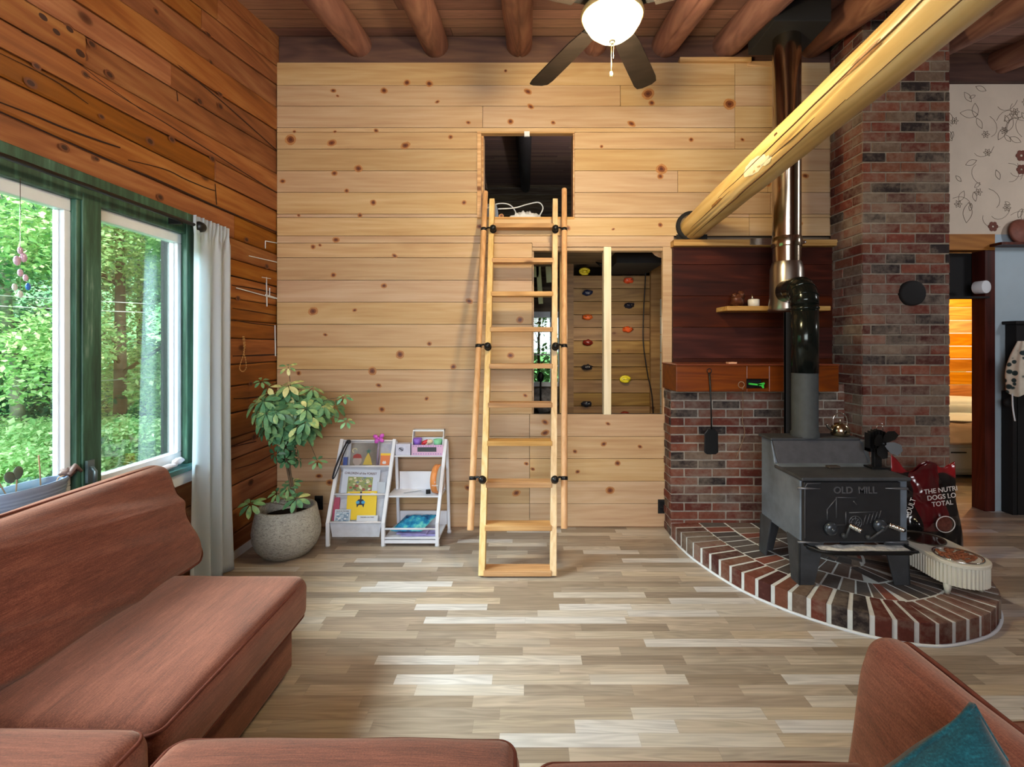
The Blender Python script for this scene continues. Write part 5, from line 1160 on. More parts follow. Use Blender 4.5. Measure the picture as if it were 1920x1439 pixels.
# ------------------------------------------------------------------ hearth
outer = [(1.078, 3.70), (1.12, 3.33), (1.243, 2.94), (1.385, 2.711), (1.55, 2.546), (1.717, 2.43), (1.865, 2.374), (2.031, 2.365), (2.28, 2.44), (2.45, 2.55), (2.585, 2.70), (2.70, 2.92), (2.76, 3.18), (2.78, 3.51)]
oc = catmull([Vector((x, y, 0)) for x, y in outer], 40)
cum = [0]
for i in range(1, len(oc)): cum.append(cum[-1]+(oc[i]-oc[i-1]).length)
def at(s):
    for i in range(1, len(cum)):
        if cum[i] >= s: t_ = (s-cum[i-1])/(cum[i]-cum[i-1]); p = oc[i-1].lerp(oc[i], t_); d = (oc[i]-oc[i-1]).normalized(); return p, d
    return oc[-1], (oc[-1]-oc[-2]).normalized()
hearth = thing('brick_hearth', 'raised rounded brick hearth with white mortar joints', 'hearth', (1.95, 3.0, 0))
tot = cum[-1]; nb = int(tot/.091); b = MB(); b2 = MB(); hc = Vector((1.95, 3.25, 0))
def innerp(p, d, w):
    n_ = Vector((-d.y, d.x, 0)); 
    return p+n_*w
for k in range(nb):
    s0, s1 = tot*k/nb+.0115, tot*(k+1)/nb-.0115
    (p0, d0), (p1, d1) = at(s0), at(s1); r_ = R.random(); dj = R.uniform(-.004, .004)
    n0, n1 = Vector((-d0.y, d0.x, 0)), Vector((-d1.y, d1.x, 0)); w = .205; shr = .0
    i0, i1 = p0+n0*w, p1+n1*w
    nm = (n0+n1)/2; poly = [p0-nm*dj, p1-nm*dj, i1, i0]
    b.prism([v+Vector((0, 0, .004)) for v in poly], (0, 0, HZ-.002+R.uniform(-.002, .003)), 0, r_)
b.build('edge_bricks', 'brick', hearth, bevel=.004)
# inner rows following the curve
b = MB()
for row, (w0, w1, step, off) in enumerate(((.22, .40, .10, 0), (.415, .60, .12, .05), (.615, .80, .15, .02))):
    n_k = int(tot/step)
    for k in range(n_k):
        s0, s1 = tot*(k+off)/n_k+.006, tot*(k+1+off)/n_k-.006
        if s1 > tot: continue
        (p0, d0), (p1, d1) = at(s0), at(s1); n0, n1 = Vector((-d0.y, d0.x, 0)), Vector((-d1.y, d1.x, 0))
        poly = [p0+n0*w0, p1+n1*w0, p1+n1*w1, p0+n0*w1]
        if (poly[2]-poly[3]).dot(poly[1]-poly[0]) < 0 or (poly[2]-poly[3]).length < .012: continue
        if max(v.y for v in poly) > 3.71 and min(v.y for v in poly) > 3.66: continue
        poly = [Vector((v.x, min(v.y, 3.712), 0)) for v in poly]
        b.prism([v+Vector((0, 0, .05)) for v in poly], (0, 0, HZ-.05-.001+R.uniform(-.002, .001)), 0, R.random()*.999)
t = NT('dusty_brick', .9, 0, .2); rnd = t.attr('rnd'); n1 = t.noise(t.coord((25, 25, 25), rnd), 1, 6, .7)
c = t.ramp(rnd, [(0, srgb('#6a5a52')), (.25, srgb('#4c4644')), (.45, srgb('#7b4a3e')), (.6, srgb('#5b5552')), (.8, srgb('#7a6c60'))], 'CONSTANT'); t.base(t.hsv(c, .5, 1, t.math('MULTIPLY_ADD', n1, .9, .6))); M['dusty'] = t.m
b.build('inner_bricks', 'dusty', hearth, bevel=.003)
b = MB(); ring = [at(tot*k/120) for k in range(121)]; poly = [p+Vector((-d.y, d.x, 0))*.006+Vector((0, 0, .003)) for p, d in ring]; poly[0].y = 3.715; poly[-1].y = 3.515
b.prism(poly+[Vector((2.41, 3.515, .003)), Vector((2.395, 3.715, .003))], (0, 0, HZ-.007)); b.build('mortar_bed', 'mortar_white', hearth)
b = MB(); pts = []
for k in range(0, 121): p, d = ring[k]; pts.append(p-Vector((-d.y, d.x, 0))*.004+Vector((0, 0, .004)))
b.tube(pts, .0085, 6); b.build('caulk_line', 'white', hearth)

# ------------------------------------------------------------------ stove
SX0, SX1, SYF, SYB, SZ0, ZLo, ZHi = 1.522, 2.122, 2.745, 3.20, .345, .705, .868
YR = 3.02
st = thing('wood_stove', 'black step-top iron wood stove standing on the brick hearth', 'stove', (1.82, 2.97, HZ))
b = MB(); prof = [(SYF, SZ0), (SYB, SZ0), (SYB, ZHi-.012), (YR+.055, ZHi-.012), (YR+.012, ZLo+.02), (SYF, ZLo-.012)]
b.prism([(SX0, y, z) for y, z in prof], (SX1-SX0, 0, 0)); b.build('body', 'ironlit', st, bevel=.006)
b = MB(); b.box((SX0-.006, SYF-.028, ZLo-.010), (SX1+.006, YR+.01, ZLo+.012)); b.build('lower_top', 'iron', st, bevel=.009)
b = MB(); b.add([(SX0+.02, YR, ZLo+.01), (SX1-.02, YR, ZLo+.01), (SX1-.06, YR+.035, ZHi), (SX0-.0, YR+.035, ZHi), (SX0+.02, YR+.02, ZLo+.01), (SX1-.02, YR+.02, ZLo+.01), (SX1-.06, YR+.05, ZHi), (SX0, YR+.05, ZHi)], [(0,1,2,3),(7,6,5,4),(0,4,5,1),(1,5,6,2),(2,6,7,3),(3,7,4,0)]); b.build('riser', plain('riser_iron', '#4a4a4e', .75, .2, .15, 20), st, bevel=.003)
b = MB(); b.box((SX0-.012, YR+.03, ZHi-.012), (SX1-.055, SYB+.02, ZHi+.006)); b.build('upper_top', 'iron', st, bevel=.006)
for x, y, sx2, sy2 in ((SX0, SYF, 1, 1), (SX1, SYF, -1, 1), (SX0, SYB, 1, -1), (SX1, SYB, -1, -1)):
    b = MB(); tw, bw = .135, .075
    a = [Vector((x-.006*sx2, y-.004*sy2, SZ0+.012)), Vector((x+tw*sx2, y-.004*sy2, SZ0+.012)), Vector((x+bw*sx2, y-.01*sy2, HZ+.001)), Vector((x-.012*sx2, y-.01*sy2, HZ+.001))]
    b.prism(a, (0, .012*sy2, 0)); a = [Vector((x-.006*sx2, y-.004*sy2, SZ0+.012)), Vector((x-.006*sx2, y+tw*sy2, SZ0+.012)), Vector((x-.012*sx2, y+bw*sy2, HZ+.001)), Vector((x-.012*sx2, y-.01*sy2, HZ+.001))]
    b.prism(a, (.012*sx2, 0, 0)); b.build('leg', 'iron', st, bevel=.003)
def SF(px, py, dy=0.0): return P(px, py, SYF-.03+dy)
door = MB(); d0, d1 = SF(1508, 905), SF(1690, 1018); door.box((d0.x, SYF-.026, d1.z), (d1.x, SYF, d0.z)); dr = door.build('door', plain('door_iron', '#26272a', .5, .3, .15, 20), st, bevel=.005)
b = MB()
fr_ = [SF(1510, 1010), SF(1510, 915), SF(1514, 908), SF(1540, 907)]; b.tube([v+Vector((0, .004, 0)) for v in fr_], .0035, 6)
def ln(x1, y1, x2, y2, r_=.0028): b.tube([SF(x1, y1, .004), SF(x2, y2, .004)], r_, 6)
ln(1551, 955, 1551, 975); ln(1550, 957, 1568, 935); ln(1568, 932, 1568, 972); ln(1570, 933, 1608, 934); ln(1586, 960, 1586, 985); ln(1592, 962, 1642, 960); ln(1552, 985, 1585, 985); ln(1600, 940, 1606, 947)
for r_ in (.035, .022): b.tube([SF(1604, 980, .004)+Vector((r_*math.cos(i*PI/10), 0, r_*math.sin(i*PI/10))) for i in range(20)], .0024, 5, closed=True)
for i in range(8): a = i*PI/4; b.tube([SF(1604, 980, .004), SF(1604, 980, .004)+Vector((.035*math.cos(a), 0, .035*math.sin(a)))], .0018, 5)
for k in range(5): ln(1618+k*7, 985-k*2, 1624+k*7, 966-k*2, .0022)
b.build('mill_relief', plain('relief_iron', '#55575c', .45, .4), dr)
text('lettering', 'OLD  MILL', .052, plain('letter_iron', '#63656a', .4, .5), dr, Matrix.Translation(SF(1603, 920, .003)) @ Matrix.Rotation(PI/2, 4, 'X'), .004, .0008)
for px in (1558, 1650):
    c = SF(px, 992 if px < 1600 else 986, -.015); b = MB(); b.lathe([(0, .02), (.014, .022), (.032, .014), (.038, .0), (.034, -.008), (.01, -.012), (.01, -.02)], c, 24, mat=RX(PI/2).to_4x4()); b.lathe([(0, .035), (.009, .035), (.009, .0)], c, 12, mat=RX(PI/2).to_4x4()); b.build('draft_knob', plain('knob_iron', '#454b52', .3, .6), dr)
for a, c, gx in (((1582, 1005), (1594, 986), 1), ((1628, 1008), (1668, 985), 1)):
    b = MB(); p = SF(*a, -.01); q_ = SF(*c, -.05); b.tube([p, p+Vector((0, -.02, .0)), q_], .0055, 8); b.ball(p, .014); h = b.build('handle_rod', 'iron', dr)
    b = MB(); e = q_+Vector((.045 if a[0] > 1600 else .03, -.045, -.012)); b.tube([q_+(e-q_)*(i/16)  for i in range(17)], [.0135+.0022*math.sin(i*2.4) for i in range(17)], 12); h2 = b.build('coil_grip', 'silver', dr)
    b = MB(); b.ball(e, .009); b.build('grip_end', 'black', h2)
for py in (916, 1017):
    for (a, c) in (((1496, py), (1538, py+1)), ((1660, py), (1702, py+1))):
        b = MB(); p, q_ = SF(*a, .0), SF(*c, .0); b.tube([p, p.lerp(q_, .5), q_], [.007, .005, .002], 8) if a[0] < 1600 else b.tube([p, p.lerp(q_, .5), q_], [.002, .005, .007], 8); b.build('hinge', plain('hinge_iron', '#777a80', .35, .6), st)
# ash lip
b = MB(); zl_ = SZ0-.012; lip = [(SX0+.03, SYF), (SX1-.02, SYF), (SX1-.02, SYF-.075), (SX1-.05, SYF-.095), (SX0+.12, SYF-.095), (SX0+.05, SYF-.055)]
b.prism([(x, y, zl_-.018) for x, y in lip], (0, 0, .014)); rim = [(x, y, zl_+.002) for x, y in lip[2:]+[]]
b.tube(catmull([Vector((SX1-.02, SYF-.01, zl_)), Vector((SX1-.02, SYF-.08, zl_)), Vector((SX1-.06, SYF-.098, zl_)), Vector((SX0+.13, SYF-.098, zl_)), Vector((SX0+.05, SYF-.055, zl_)), Vector((SX0+.02, SYF-.01, zl_+.008))], 5), .008, 8); b.build('ash_shelf', 'black', st)
b = MB()
def fa(u, v): x = SX0+.08+(SX1-SX0-.115)*u; y = SYF-.088+.085*v; return Vector((x, y, zl_-.002+.007*mnoise.noise(Vector((x*20, y*20, 0)))*(1 if .05 < u < .95 else 0)+.005*math.sin(u*PI)))
b.grid(fa, 40, 10); tag(b.build('ash', plain('ash', '#c9c7c3', .95, 0, .3, 60)), 'pale wood ash spread on the stove shelf', 'ash', kind='stuff')
# stove top objects
zt_ = ZLo+.012
b = MB(); b.cbox((X_(1552, 2.98), 2.93, zt_+.009), (.07, .035, .012), RZ(.1)); tag(b.build('match_packet', plain('tan_card', '#3c342c', .6, 0, .2, 60), bevel=.002), 'small dark card packet lying on the lower stove top', 'packet')
sf = thing('stove_fan', 'black heat powered stove fan at the right of the stove top', 'stove fan', (2.09, 2.93, zt_)); fx_ = 2.085
b = MB(); b.box((fx_-.055, 2.89, zt_+.001), (fx_+.05, 2.97, zt_+.012)); b.box((fx_-.022, 2.92, zt_+.01), (fx_+.022, 2.95, zt_+.10)); b.build('base', 'black', sf, bevel=.002)
b = MB()
for k in range(7): b.box((fx_-.055+k*.018, 2.915, zt_+.10), (fx_-.05+k*.018, 2.96, zt_+.21+.02*math.sin(k/6*PI)))
b.box((fx_-.055, 2.915, zt_+.10), (fx_+.06, 2.96, zt_+.12)); b.build('heat_fins', 'black', sf)
for k in range(4):
    b = MB(); m = Matrix.Translation((fx_+.005, 2.885, zt_+.155)) @ Matrix.Rotation(k*PI/2+.4, 4, 'Y') @ Matrix.Rotation(.45, 4, 'X')
    b.prism([m @ Vector((x, 0, z)) for x, z in ((-.012, .01), (.012, .01), (.038, .05), (.036, .085), (.0, .098), (-.03, .08), (-.03, .045))], m.to_3x3() @ Vector((0, .0015, 0))); b.build('blade', 'black', sf)
b = MB(); b.tube([(fx_+.005, 2.875, zt_+.155), (fx_+.005, 2.92, zt_+.155)], .011, 12); b.build('hub', 'black', sf)
b = MB(); hh = Vector((fx_+.02, 2.94, zt_+.245)); b.tube([hh+Vector((-.02, 0, -.02)), hh+Vector((-.012, 0, .02)), hh+Vector((.018, 0, .02)), hh+Vector((.022, 0, -.02))], .0018, 6); b.build('wire_loop', 'silver', sf)
kt = thing('kettle', 'shiny little steel kettle at the back of the stove top', 'kettle', (X_(1577, 3.12), 3.12, ZHi)); kc = Vector((X_(1577, 3.12), 3.13, ZHi+.006))
b = MB(); b.lathe([(0, 0), (.046, 0), (.054, .01), (.056, .035), (.05, .06), (.036, .075), (.03, .08), (0, .085)], kc, 32); b.build('body', plain('old_steel', '#b3a88c', .16, 1.0, .1), kt)
b = MB(); b.lathe([(0, .02), (.006, .018), (.005, .0), (0, 0)], kc+Vector((0, 0, .085)), 14); b.build('lid_knob', 'silver', kt); b = MB(); b.tube(catmull([kc+Vector((-.048, 0, .035)), kc+Vector((-.075, 0, .055)), kc+Vector((-.085, 0, .075))], 5), .009, 10); b.build('spout', 'silver', kt)
b = MB(); b.tube(catmull([kc+Vector((-.045, 0, .065)), kc+Vector((-.04, 0, .12)), kc+Vector((0, 0, .145)), kc+Vector((.04, 0, .12)), kc+Vector((.045, 0, .065))], 6), .004, 8); b.build('handle', 'silver', kt)

# ------------------------------------------------------------------ stove pipe
sp = thing('stove_pipe', 'black elbow pipe rising from the stove', 'stove pipe', (1.755, 3.12, ZHi)); px_, py_ = X_(1509, 3.12), 3.12
b = MB(); b.lathe([(.083, ZHi+.004), (.083, ZHi+.03), (.0765, ZHi+.04), (.0765, Z_(698, 3.12))], (px_, py_, 0), 40); b.build('lower_pipe', 'pipematte', sp)
pth = [Vector((px_, py_, Z_(698, 3.12)-.005)), Vector((px_, py_, Z_(570, 3.12)))]
el = [Vector((px_, py_, Z_(572, 3.12)))]; top = Z_(533, 3.12); ex = Vector((X_(1471, 3.45), 3.46, top+.0))
for k in range(1, 8):
    a = k/8*PI/2; hd = Vector((ex.x-px_, ex.y-py_, 0)); dd = hd.normalized(); r_ = .115
    el.append(Vector((px_, py_, Z_(572, 3.12)))+Vector((0, 0, r_*math.sin(a)))+dd*r_*(1-math.cos(a)))
el.append(Vector((px_, py_, Z_(572, 3.12)+.115))+dd*.16); el.append(Vector((px_, py_, Z_(572, 3.12)+.115))+dd*.28)
b = MB(); b.tube(pth, .079, 40); b.lathe([(.079, 0), (.083, .004), (.083, .012), (.079, .016)], (px_, py_, Z_(572, 3.12)-.03), 40); b.build('upper_pipe', 'pipeblack', sp)
b = MB(); n0 = len(el); b.tube(el, .0805, 40)
for k in (2, 4, 6): 
    d = (el[k+1]-el[k-1]).normalized(); b.tube([el[k]-d*.004, el[k]+d*.004], .0835, 40)
eb = b.build('elbow', 'pipeblack', sp)
cpx, cpy = X_(1475, 3.47), 3.47
cp = thing('chimney_pipe', 'shiny insulated steel chimney pipe rising to the ceiling box', 'chimney pipe', (cpx, cpy, 1.7))
b = MB(); rp = .0925; b.lathe([(rp, Z_(500, 3.47)), (rp, Z_(300, 3.47)), (rp+.004, Z_(298, 3.47)), (rp+.004, Z_(290, 3.47)), (rp, Z_(288, 3.47)), (rp, 3.80)], (cpx, cpy, 0), 48)
b.lathe([(rp+.003, Z_(462, 3.47)-.01), (rp+.006, Z_(462, 3.47)), (rp+.006, Z_(448, 3.47)), (rp+.003, Z_(448, 3.47)+.01)], (cpx, cpy, 0), 48); b.build('pipe', 'chrome', cp)
b = MB(); b.lathe([(0, Z_(585, 3.47)), (.118, Z_(585, 3.47)), (.122, Z_(580, 3.47)), (.112, Z_(562, 3.47)), (.108, Z_(505, 3.47)), (.094, Z_(492, 3.47))], (cpx-.0, cpy, 0), 48); b.build('tee', plain('tee_steel', '#a39c92', .28, 1.0, .1), cp)
b = MB(); b.cbox((cpx+.105, cpy-.01, Z_(455, 3.47)), (.03, .03, .02)); b.ball((cpx+.12, cpy-.02, Z_(455, 3.47)), .008); b.build('clamp', 'silver', cp)
b = MB(); zb_ = Z_(104, 3.47); b.box((cpx-.185, cpy-.19, 3.62), (cpx+.20, cpy+.20, ceil_z(cpy)+.02)); tag(b.build('ceiling_support_box', 'blackmatte', bevel=.006), 'black square support box where the steel pipe meets the ceiling', 'box')
b = MB(); b.box((X_(1474, 3.2), 3.215, ZHi-.1), (X_(1490, 3.2), 3.225, Z_(585, 3.2))); b.box((X_(1474, 3.2), 3.215, ZHi-.1), (X_(1474, 3.2)+.006, 3.23, Z_(585, 3.2))); tag(b.build('heat_shield', 'blackmatte'), 'narrow upright black heat shield behind the stove pipe', 'heat shield')

# ------------------------------------------------------------------ dog food bag and feeder
bag = thing('dog_food_bag', 'large crumpled black and red dog food bag beside the stove', 'bag', (2.62, 3.2, HZ)); bc = Vector((2.62, 3.23, HZ+.002))
t = NT('bag_plastic', .16, 0, .7); n1 = t.noise(t.coord((3.2, 3.2, 3.2)), 1, 2); c0_ = t.n('ShaderNodeTexCoord'); sx3 = t.n('ShaderNodeSeparateXYZ'); t.l(c0_.outputs['Object'], sx3.inputs[0])
zf_ = t.math('ADD', t.math('ADD', t.math('MULTIPLY', sx3.outputs[2], 1.55), t.math('MULTIPLY', sx3.outputs[0], .25)), t.math('MULTIPLY', n1, .45))
xg = t.math('MULTIPLY', t.math('LESS_THAN', t.math('ABSOLUTE', t.math('ADD', sx3.outputs[0], .03)), .09), t.math('GREATER_THAN', sx3.outputs[2], .16))
c = t.ramp(t.math('MULTIPLY', zf_, .8), [(.0, srgb('#0b0a0b')), (.78, srgb('#141012')), (.80, srgb('#7e161c'))]); t.base(t.mix(xg, c, srgb('#480f14'))); M['bagm'] = t.m
b = MB()
def bf(u, v):
    a = 2*PI*u; z = v*.545; k = 1-.06*v; fl = min(1, max(0, (v-.45)/.5))
    x = math.cos(a)*.215*k*(1+.04*math.sin(v*8)); y = math.sin(a)*(.115*k*(1-fl)+.012)
    w = mnoise.noise(Vector((x*9, y*9, z*7)))*.028+mnoise.noise(Vector((x*22, y*22, z*16)))*.012
    z2 = z-.03+max(0, (v-.8)/.2)*(.05*math.sin(x*24+1)+.07*min(1, abs(x)*6)); return bc+Vector((x+w*.8-.02*v, y+w*1.1, z2*(.998)+w*.3*v))
b.grid(bf, 110, 70, closed_u=True); b.add([bf(k/110, 0) for k in range(110)], [tuple(range(110))]); b.build('sack', 'bagm', bag, solid=.001)
rd = plain('bag_red', '#9c1c24', .25, 0, .15); bw = plain('bag_print', '#c9c2bf', .4, 0, .1)
mt_ = Matrix.Translation((2.592, 3.075, .50)) @ Matrix.Rotation(-.12, 4, 'Y') @ Matrix.Rotation(PI/2, 4, 'X')
text('bag_lettering', 'THE NUTRI\nDOGS LO\nTOTAL', .042, bw, bag, mt_, .0005, .0004)
text('bag_lettering', 'ADULT', .04, bw, bag, Matrix.Translation((2.425, 3.11, .42)) @ Matrix.Rotation(-.5, 4, 'Z') @ Matrix.Rotation(-PI/2+.25, 4, 'Y') @ Matrix.Rotation(PI/2, 4, 'X'), .0005)
b = MB(); c = Vector((2.60, 3.065, .335)); b.ball(c, .05, 20, 12, sc=(1.1, .25, .95), mat=RY(.5).to_4x4()); b.build('kibble_window', plain('clear_window', '#5a3028', .1, 0, .3, 50), bag)
b = MB(); b.tube([c+Vector((.058*math.cos(i*PI/12), -.010, .05*math.sin(i*PI/12))) for i in range(24)], .003, 6, closed=True); b.build('window_outline', bw, bag)

fd = thing('pet_feeder', 'raised off-white ribbed oval feeder with two bowls on the hearth edge', 'pet feeder', (2.365, 2.81, HZ)); fxc, y0_, y1_, rF, zT = 2.365, 2.70, 2.94, .135, .292
def stad(r_, n=28):
    o = [Vector((fxc+r_*math.cos(a), y0_+r_*math.sin(a), 0)) for a in [PI+PI*i/n for i in range(n+1)]]; o += [Vector((fxc+r_*math.cos(a), y1_+r_*math.sin(a), 0)) for a in [PI*i/n for i in range(n+1)]]; return o
b = MB(); base_o = stad(rF, 60); vs = []; cl = 0; n = len(base_o)
per = catmull(base_o+[base_o[0]], 3)
L_ = [0]
for i in range(1, len(per)): L_.append(L_[-1]+(per[i]-per[i-1]).length)
N_ = 520; ring_ = []; j_ = 0
for k in range(N_):
    s = L_[-1]*k/N_
    while j_ < len(L_)-2 and L_[j_+1] < s: j_ += 1
    t_ = (s-L_[j_])/max(1e-9, L_[j_+1]-L_[j_]); p = per[j_].lerp(per[j_+1], t_); cc = Vector((fxc, min(max(p.y, y0_), y1_), 0)); d = (p-cc).normalized(); rib = -.0055*(.5-.5*math.cos(2*PI*s/.0185))**.6 if .05 else 0; ring_.append((p, d, rib))
zb1 = zT-.125
rows = [(zb1, 0, -.02), (zb1, 1, 0), (zT-.02, 1, 0), (zT-.018, 0, .003), (zT-.004, 0, .003), (zT, 0, -.002), (zT, 0, -.012)]
vs = [Vector((p.x+d.x*(rib*rf+off), p.y+d.y*(rib*rf+off), z)) for z, rf, off in rows for p, d, rib in ring_]
fs = [(r_*N_+k, r_*N_+(k+1) % N_, (r_+1)*N_+(k+1) % N_, (r_+1)*N_+k) for r_ in range(len(rows)-1) for k in range(N_)]
b.add(vs, fs, 0, .5); b.add([Vector((p.x-d.x*.012, p.y-d.y*.012, zT)) for p, d, rib in ring_], [tuple(range(N_))]); b.add([Vector((p.x-d.x*.02, p.y-d.y*.02, zb1)) for p, d, rib in ring_], [tuple(range(N_))])
b.build('body', plain('cream_plastic', '#c9c6b8', .5, 0, .04), fd)
for (x, y) in ((fxc-.10, y0_-.05), (fxc+.10, y0_-.03), (fxc-.10, y1_+.05), (fxc+.10, y1_+.05)):
    b = MB(); b.lathe([(0, HZ), (.010, HZ), (.017, HZ+.03), (.019, zb1+.002), (0, zb1+.002)], (x, y, 0), 16); b.build('leg', plain('cream_leg', '#c9c6b8', .5, 0, .04), fd)
for k, (y, mm) in enumerate(((y0_, 'silver'), (y1_, plain('dark_bowl', '#4a4438', .3, .5)))):
    b = MB(); b.lathe([(.112, zT+.001), (.112, zT+.006), (.104, zT+.005), (.098, zT+.001)], (fxc, y, 0), 40); bo = b.build('bowl', mm, fd)
    if k == 0:
        b = MB(); rr3 = random.Random(2)
        for _ in range(90):
            a, r_ = rr3.random()*6.28, .085*rr3.random()**.5; b.ball((fxc+r_*math.cos(a)-.01, y+r_*math.sin(a), zT+.006), .010, 7, 5, sc=(1, 1, .6))
        tag(b.build('kibble', plain('kibble_brown', '#7c4528', .8, 0, .35, 60)), 'brown dog kibble heaped in the near steel bowl', 'kibble', kind='stuff')
    else:
        b = MB(); b.lathe([(0, zT+.002), (.10, zT+.002)], (fxc, y, 0), 32); b.build('water', plain('dark_water', '#1c1914', .08), bo)

# ------------------------------------------------------------------ far right: wallpaper wall, doorway, bedroom
YR_ = 4.30
M['paper'] = plain('cream_wallpaper', '#d2c4b2', .85, 0, .08, 3)
M['bluewall'] = plain('pale_blue_paint', '#a9bbc6', .8, 0, .06, 3)
dx0, dx1, dzt = 3.3, X_(1843, YR_), Z_(470, YR_)
b = MB(); b.box((3.02, YR_, Z_(440, YR_)), (5.3, YR_+.1, Z_(158, YR_))); wr = struct(b.build('wall_right', 'paper'), 'cream wallpapered wall with fine plant drawings', 'wall')
b = MB(); b.box((X_(1862, YR_), YR_, 0), (5.3, YR_+.1, Z_(440, YR_)+.001)); struct(b.build('wall_right', 'bluewall'), 'pale blue painted wall beside the doorway', 'wall')
b = MB(); b.box((3.02, YR_-.05, Z_(158, YR_)), (5.3, YR_+.25, 4.02)); struct(b.build('trim_11', 'header'), 'dark header beam above the wallpapered wall', 'beam')
dr1 = struct(thing('door_1', 'doorway with dark red casing and a pine head board', 'doorway', (3.6, YR_, 0)))
b = MB(); b.box((dx1, YR_-.02, 0), (X_(1862, YR_), YR_+.11, Z_(470, YR_))); b.build('casing', 'doorwood', dr1, bevel=.003)
b = MB(); b.box((3.02, YR_-.02, Z_(470, YR_)), (X_(1862, YR_), YR_+.11, Z_(440, YR_))); b.build('head_board', wood('head_wood', '#7a4a22', '#a06a38', '#b98048', 0), dr1, bevel=.003)
b = MB(); lp = plain('pattern_ink', '#6e6052', .8); rp_ = plain('pattern_rust', '#6f4034', .8)
rr4 = random.Random(12)
def wp(px, py): p = P(px, py, YR_-.0015); return p
def leafline(px, py, s, a):
    d = Vector((math.cos(a), 0, math.sin(a))); n_ = Vector((-d.z, 0, d.x)); p = wp(px, py); pts = [p+d*s*t_+n_*s*.22*math.sin(PI*t_) for t_ in [i/8 for i in range(9)]]+[p+d*s*t_-n_*s*.22*math.sin(PI*t_) for t_ in [i/8 for i in range(8, -1, -1)]]; b.tube(pts, .0018, 4)
for _ in range(95):
    x, y = rr4.uniform(1782, 2060), rr4.uniform(168, 425); k = rr4.random()
    if k < .45: leafline(x, y, rr4.uniform(.05, .13), rr4.uniform(.3, 2.8))
    elif k < .85:
        p = wp(x, y); a = rr4.uniform(0, 6.28); pts = [p+Vector((.03*i*math.cos(a+i*.22), 0, .03*i*math.sin(a+i*.22))) for i in range(7)]
        if all(Z_(435, YR_) < q_.z < Z_(160, YR_) for q_ in pts): b.tube(pts, .0016, 4)
    else:
        for m_ in range(6): leafline(x, y, .035, m_*PI/3)
leafline(1812, 418, .18, 1.45); leafline(1800, 212, .16, -.1)
b.build('plant_drawing', lp, wr)
b = MB()
for x, y, s in ((1862, 425, .045), (1915, 292, .05), (1915, 318, .045)):
    for m_ in range(6): a = m_*PI/3; p = wp(x, y)+Vector((math.cos(a)*s*.6, -.001, math.sin(a)*s*.6)); b.ball(p, s*.42, 8, 5, sc=(1, .06, 1))
b.build('flower_print', rp_, wr)
b = MB(); b.box((X_(1872, 4.2), 4.17, Z_(460, 4.2)), (5.2, 4.299, Z_(455, 4.2))); tag(b.build('ledge_shelf', 'doorwood'), 'thin dark ledge below the wallpaper', 'shelf')
b = MB(); c = P(1916, 435, 4.25); b.lathe([(0, .02), (.10, .015), (.115, 0), (.1, -.012), (0, -.012)], c, 32, mat=RX(PI/2-.15).to_4x4()); tag(b.build('round_plate', plain('rust_plate', '#7a4636', .6, 0, .2, 20)), 'round rust brown plate standing on the ledge', 'plate')
b = MB(); p = P(1780, 556, 4.15); b.box((3.05, 4.18, p.z-.012), (X_(1862, 4.15), 4.275, p.z+.004)); 
b2 = MB(); b2.tube([P(1850, 538, 4.18), P(1850, 538, 4.18)+Vector((-.02, .08, 0))], .055, 24); tag(b2.build('paper_roll', 'white', bevel=.004), 'white roll end lying on the dark shelf over the doorway', 'roll')
tag(b.build('door_shelf', 'blackmatte'), 'dark shelf across the upper doorway', 'shelf')
b = MB(); b.box((3.05, 4.42, Z_(556, 4.2)), (X_(1840, YR_)+.3, 4.46, dzt)); struct(b.build('trim_12', 'blackmatte'), 'dark panel above the door shelf', 'panel')
# bedroom beyond
b = MB(); z = 0
while z < 2.6: b.box((3.02, 6.85, z+.002), (7.5, 6.89, z+.178)); z += .18
struct(b.build('wall_bedroom', 'orangewood'), 'honey coloured log wall lit warmly beyond the doorway', 'wall')
b = MB(); b.box((3.02, YR_+.12, 2.55), (7.6, 6.9, 2.62)); b.box((7.5, YR_+.1, 0), (7.6, 6.9, 2.6)); b.box((5.3, YR_, 0), (7.6, YR_+.1, 2.6)); struct(b.build('ceiling_bedroom', 'darkboards'), 'bedroom ceiling'); 
b = MB(); b.box((3.02, YR_+.12, 0), (3.05, 6.86, 2.56)); struct(b.build('wall_bedroom_side', 'orangewood'), 'bedroom side wall')
bd = thing('bed', 'bed with white bedding seen through the doorway', 'bed', (5.3, 6.0, 0)); zb = .52
b = MB(); b.box((4.3, 5.3, .05), (6.5, 6.8, zb-.10)); b.build('base', plain('grey_paint', '#8d8f94', .5, 0, .05), bd, bevel=.006)
for k in range(3):
    x = 4.34+k*.62; b = MB(); b.box((x, 5.285, .08), (x+.56, 5.30, zb-.13)); d_ = b.build('drawer', plain('grey_drawer', '#9c9ea4', .5, 0, .05), bd, bevel=.003)
    b = MB(); b.box((x+.05, 5.277, .12), (x+.51, 5.286, zb-.17)); b.build('drawer_panel', plain('grey_drawer2', '#a6a8ae', .5, 0, .05), d_, bevel=.003); b = MB(); b.tube([(x+.2, 5.262, .30), (x+.36, 5.262, .30)], .007, 8); b.build('handle', 'black', d_)
b = MB()
def fbd(u, v):
    x = 4.28+2.2*u; y = 5.24+1.5*v; dr_ = max(0, 1-v*9); return Vector((x, y, zb-.10*dr_+.03*math.sin(u*26+v*9+3*mnoise.noise(Vector((u*5, v*5, 0))))*(1-.5*v)+.04*v))
b.grid(fbd, 70, 60); b.build('duvet', plain('brown_bedding', '#9c8678', .9, 0, .15, 6), bd, solid=.01)
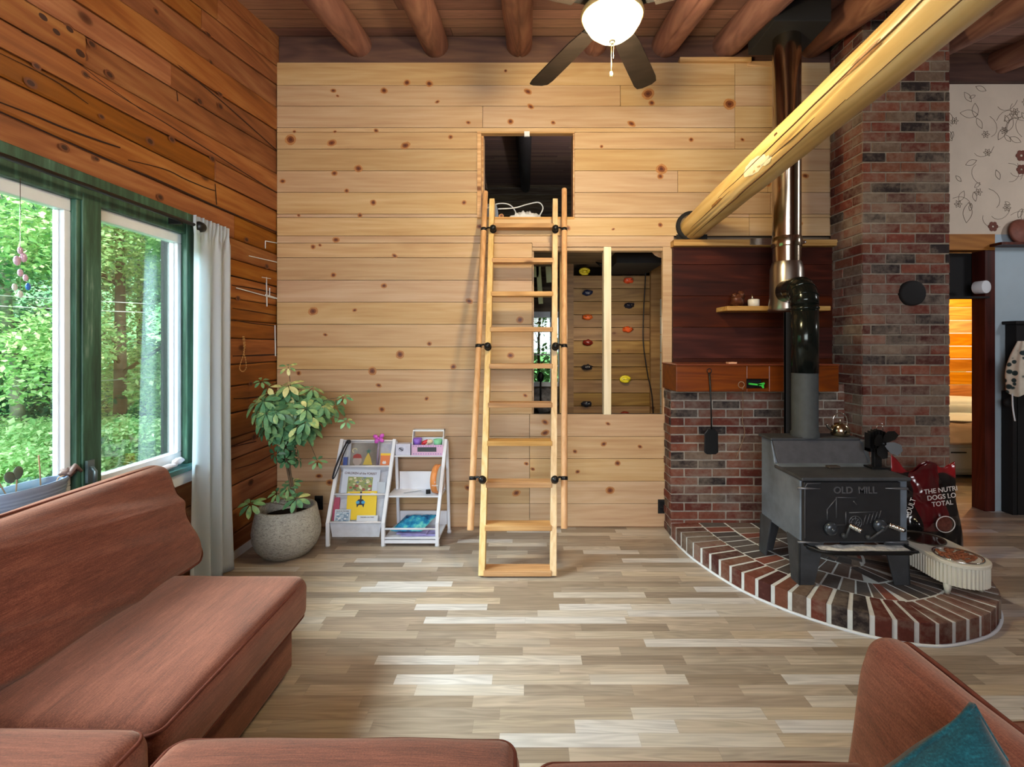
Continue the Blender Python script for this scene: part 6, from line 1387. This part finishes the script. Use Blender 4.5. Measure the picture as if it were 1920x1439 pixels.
b = MB(); cushion(b, (5.6, 6.5, zb+.12), (.5, .28, .09), r=.08, puff=(0, 0, .05), n=14); b.build('pillow', 'white', bd)
b = MB()
def fsh(u, v): return Vector((4.3+2.2*u, 5.75+.9*v, zb+.035+.02*v+.012*math.sin(u*11+v*4)+.015))
b.grid(fsh, 40, 20); b.build('sheet', 'white', bd, solid=.01)
# coat rack at the right edge
cr = thing('coat_stand', 'tall black wooden hall stand at the right edge of the picture', 'hall stand', (4.25, 3.9, 0)); Yk = 4.19
b = MB(); x = X_(1906, Yk); b.box((x, Yk, .0), (x+.9, Yk+.10, Z_(608, Yk))); b.build('body', 'blackmatte', cr, bevel=.005); b = MB(); b.box((x-.025, Yk-.02, Z_(608, Yk)), (x+.92, Yk+.105, Z_(602, Yk))); b.build('top', 'blackmatte', cr, bevel=.003)
b = MB(); b.box((X_(1899, Yk), Yk-.0, 0), (x+.01, Yk+.1, Z_(735, Yk))); b.build('side_post', 'blackmatte', cr)
t = NT('floral_fabric', .9); vo = t.n('ShaderNodeTexVoronoi'); t.l(t.coord((18, 18, 18)), vo.inputs['Vector']); vo.inputs['Scale'].default_value = 1
t.base(t.ramp(vo.outputs['Distance'], [(.0, srgb('#1c2a2c')), (.34, srgb('#26393a')), (.42, srgb('#c9c0ae')), (1, srgb('#d8d0c0'))])); M['floral'] = t.m
b = MB()
def fg(u, v):
    a = 2*PI*u; w = .05+.085*math.sin(min(1, v*1.15)*PI*.62)
    return Vector((X_(1915, Yk-.08)+w*math.cos(a)*(1+.1*math.sin(a*5)), Yk-.11+w*.6*math.sin(a)*(1+.12*math.sin(a*7)), Z_(640, Yk)-.44*v+.02*math.sin(a*3)*v))
b.grid(fg, 50, 24, closed_u=True); b.add([fg(k/50, 1) for k in range(50)], [tuple(range(50))]); b.add([fg(k/50, 0) for k in range(50)], [tuple(range(50))]); tag(b.build('floral_bag', 'floral'), 'cream bag with dark flowers hanging on the black hall stand', 'bag')
b = MB(); b.tube(catmull([P(1898, 738, Yk-.12), P(1899, 765, Yk-.12), P(1903, 790, Yk-.12)], 5), .006, 6); tag(b.build('strap', 'white'), 'white strap dangling below the floral bag', 'strap')
b = MB(); b.ball(P(1892, 755, Yk-.05), .045, 14, 9, sc=(1, .6, .8)); tag(b.build('knob_hook', 'blackmatte'), 'black rounded hook beside the white strap', 'hook')
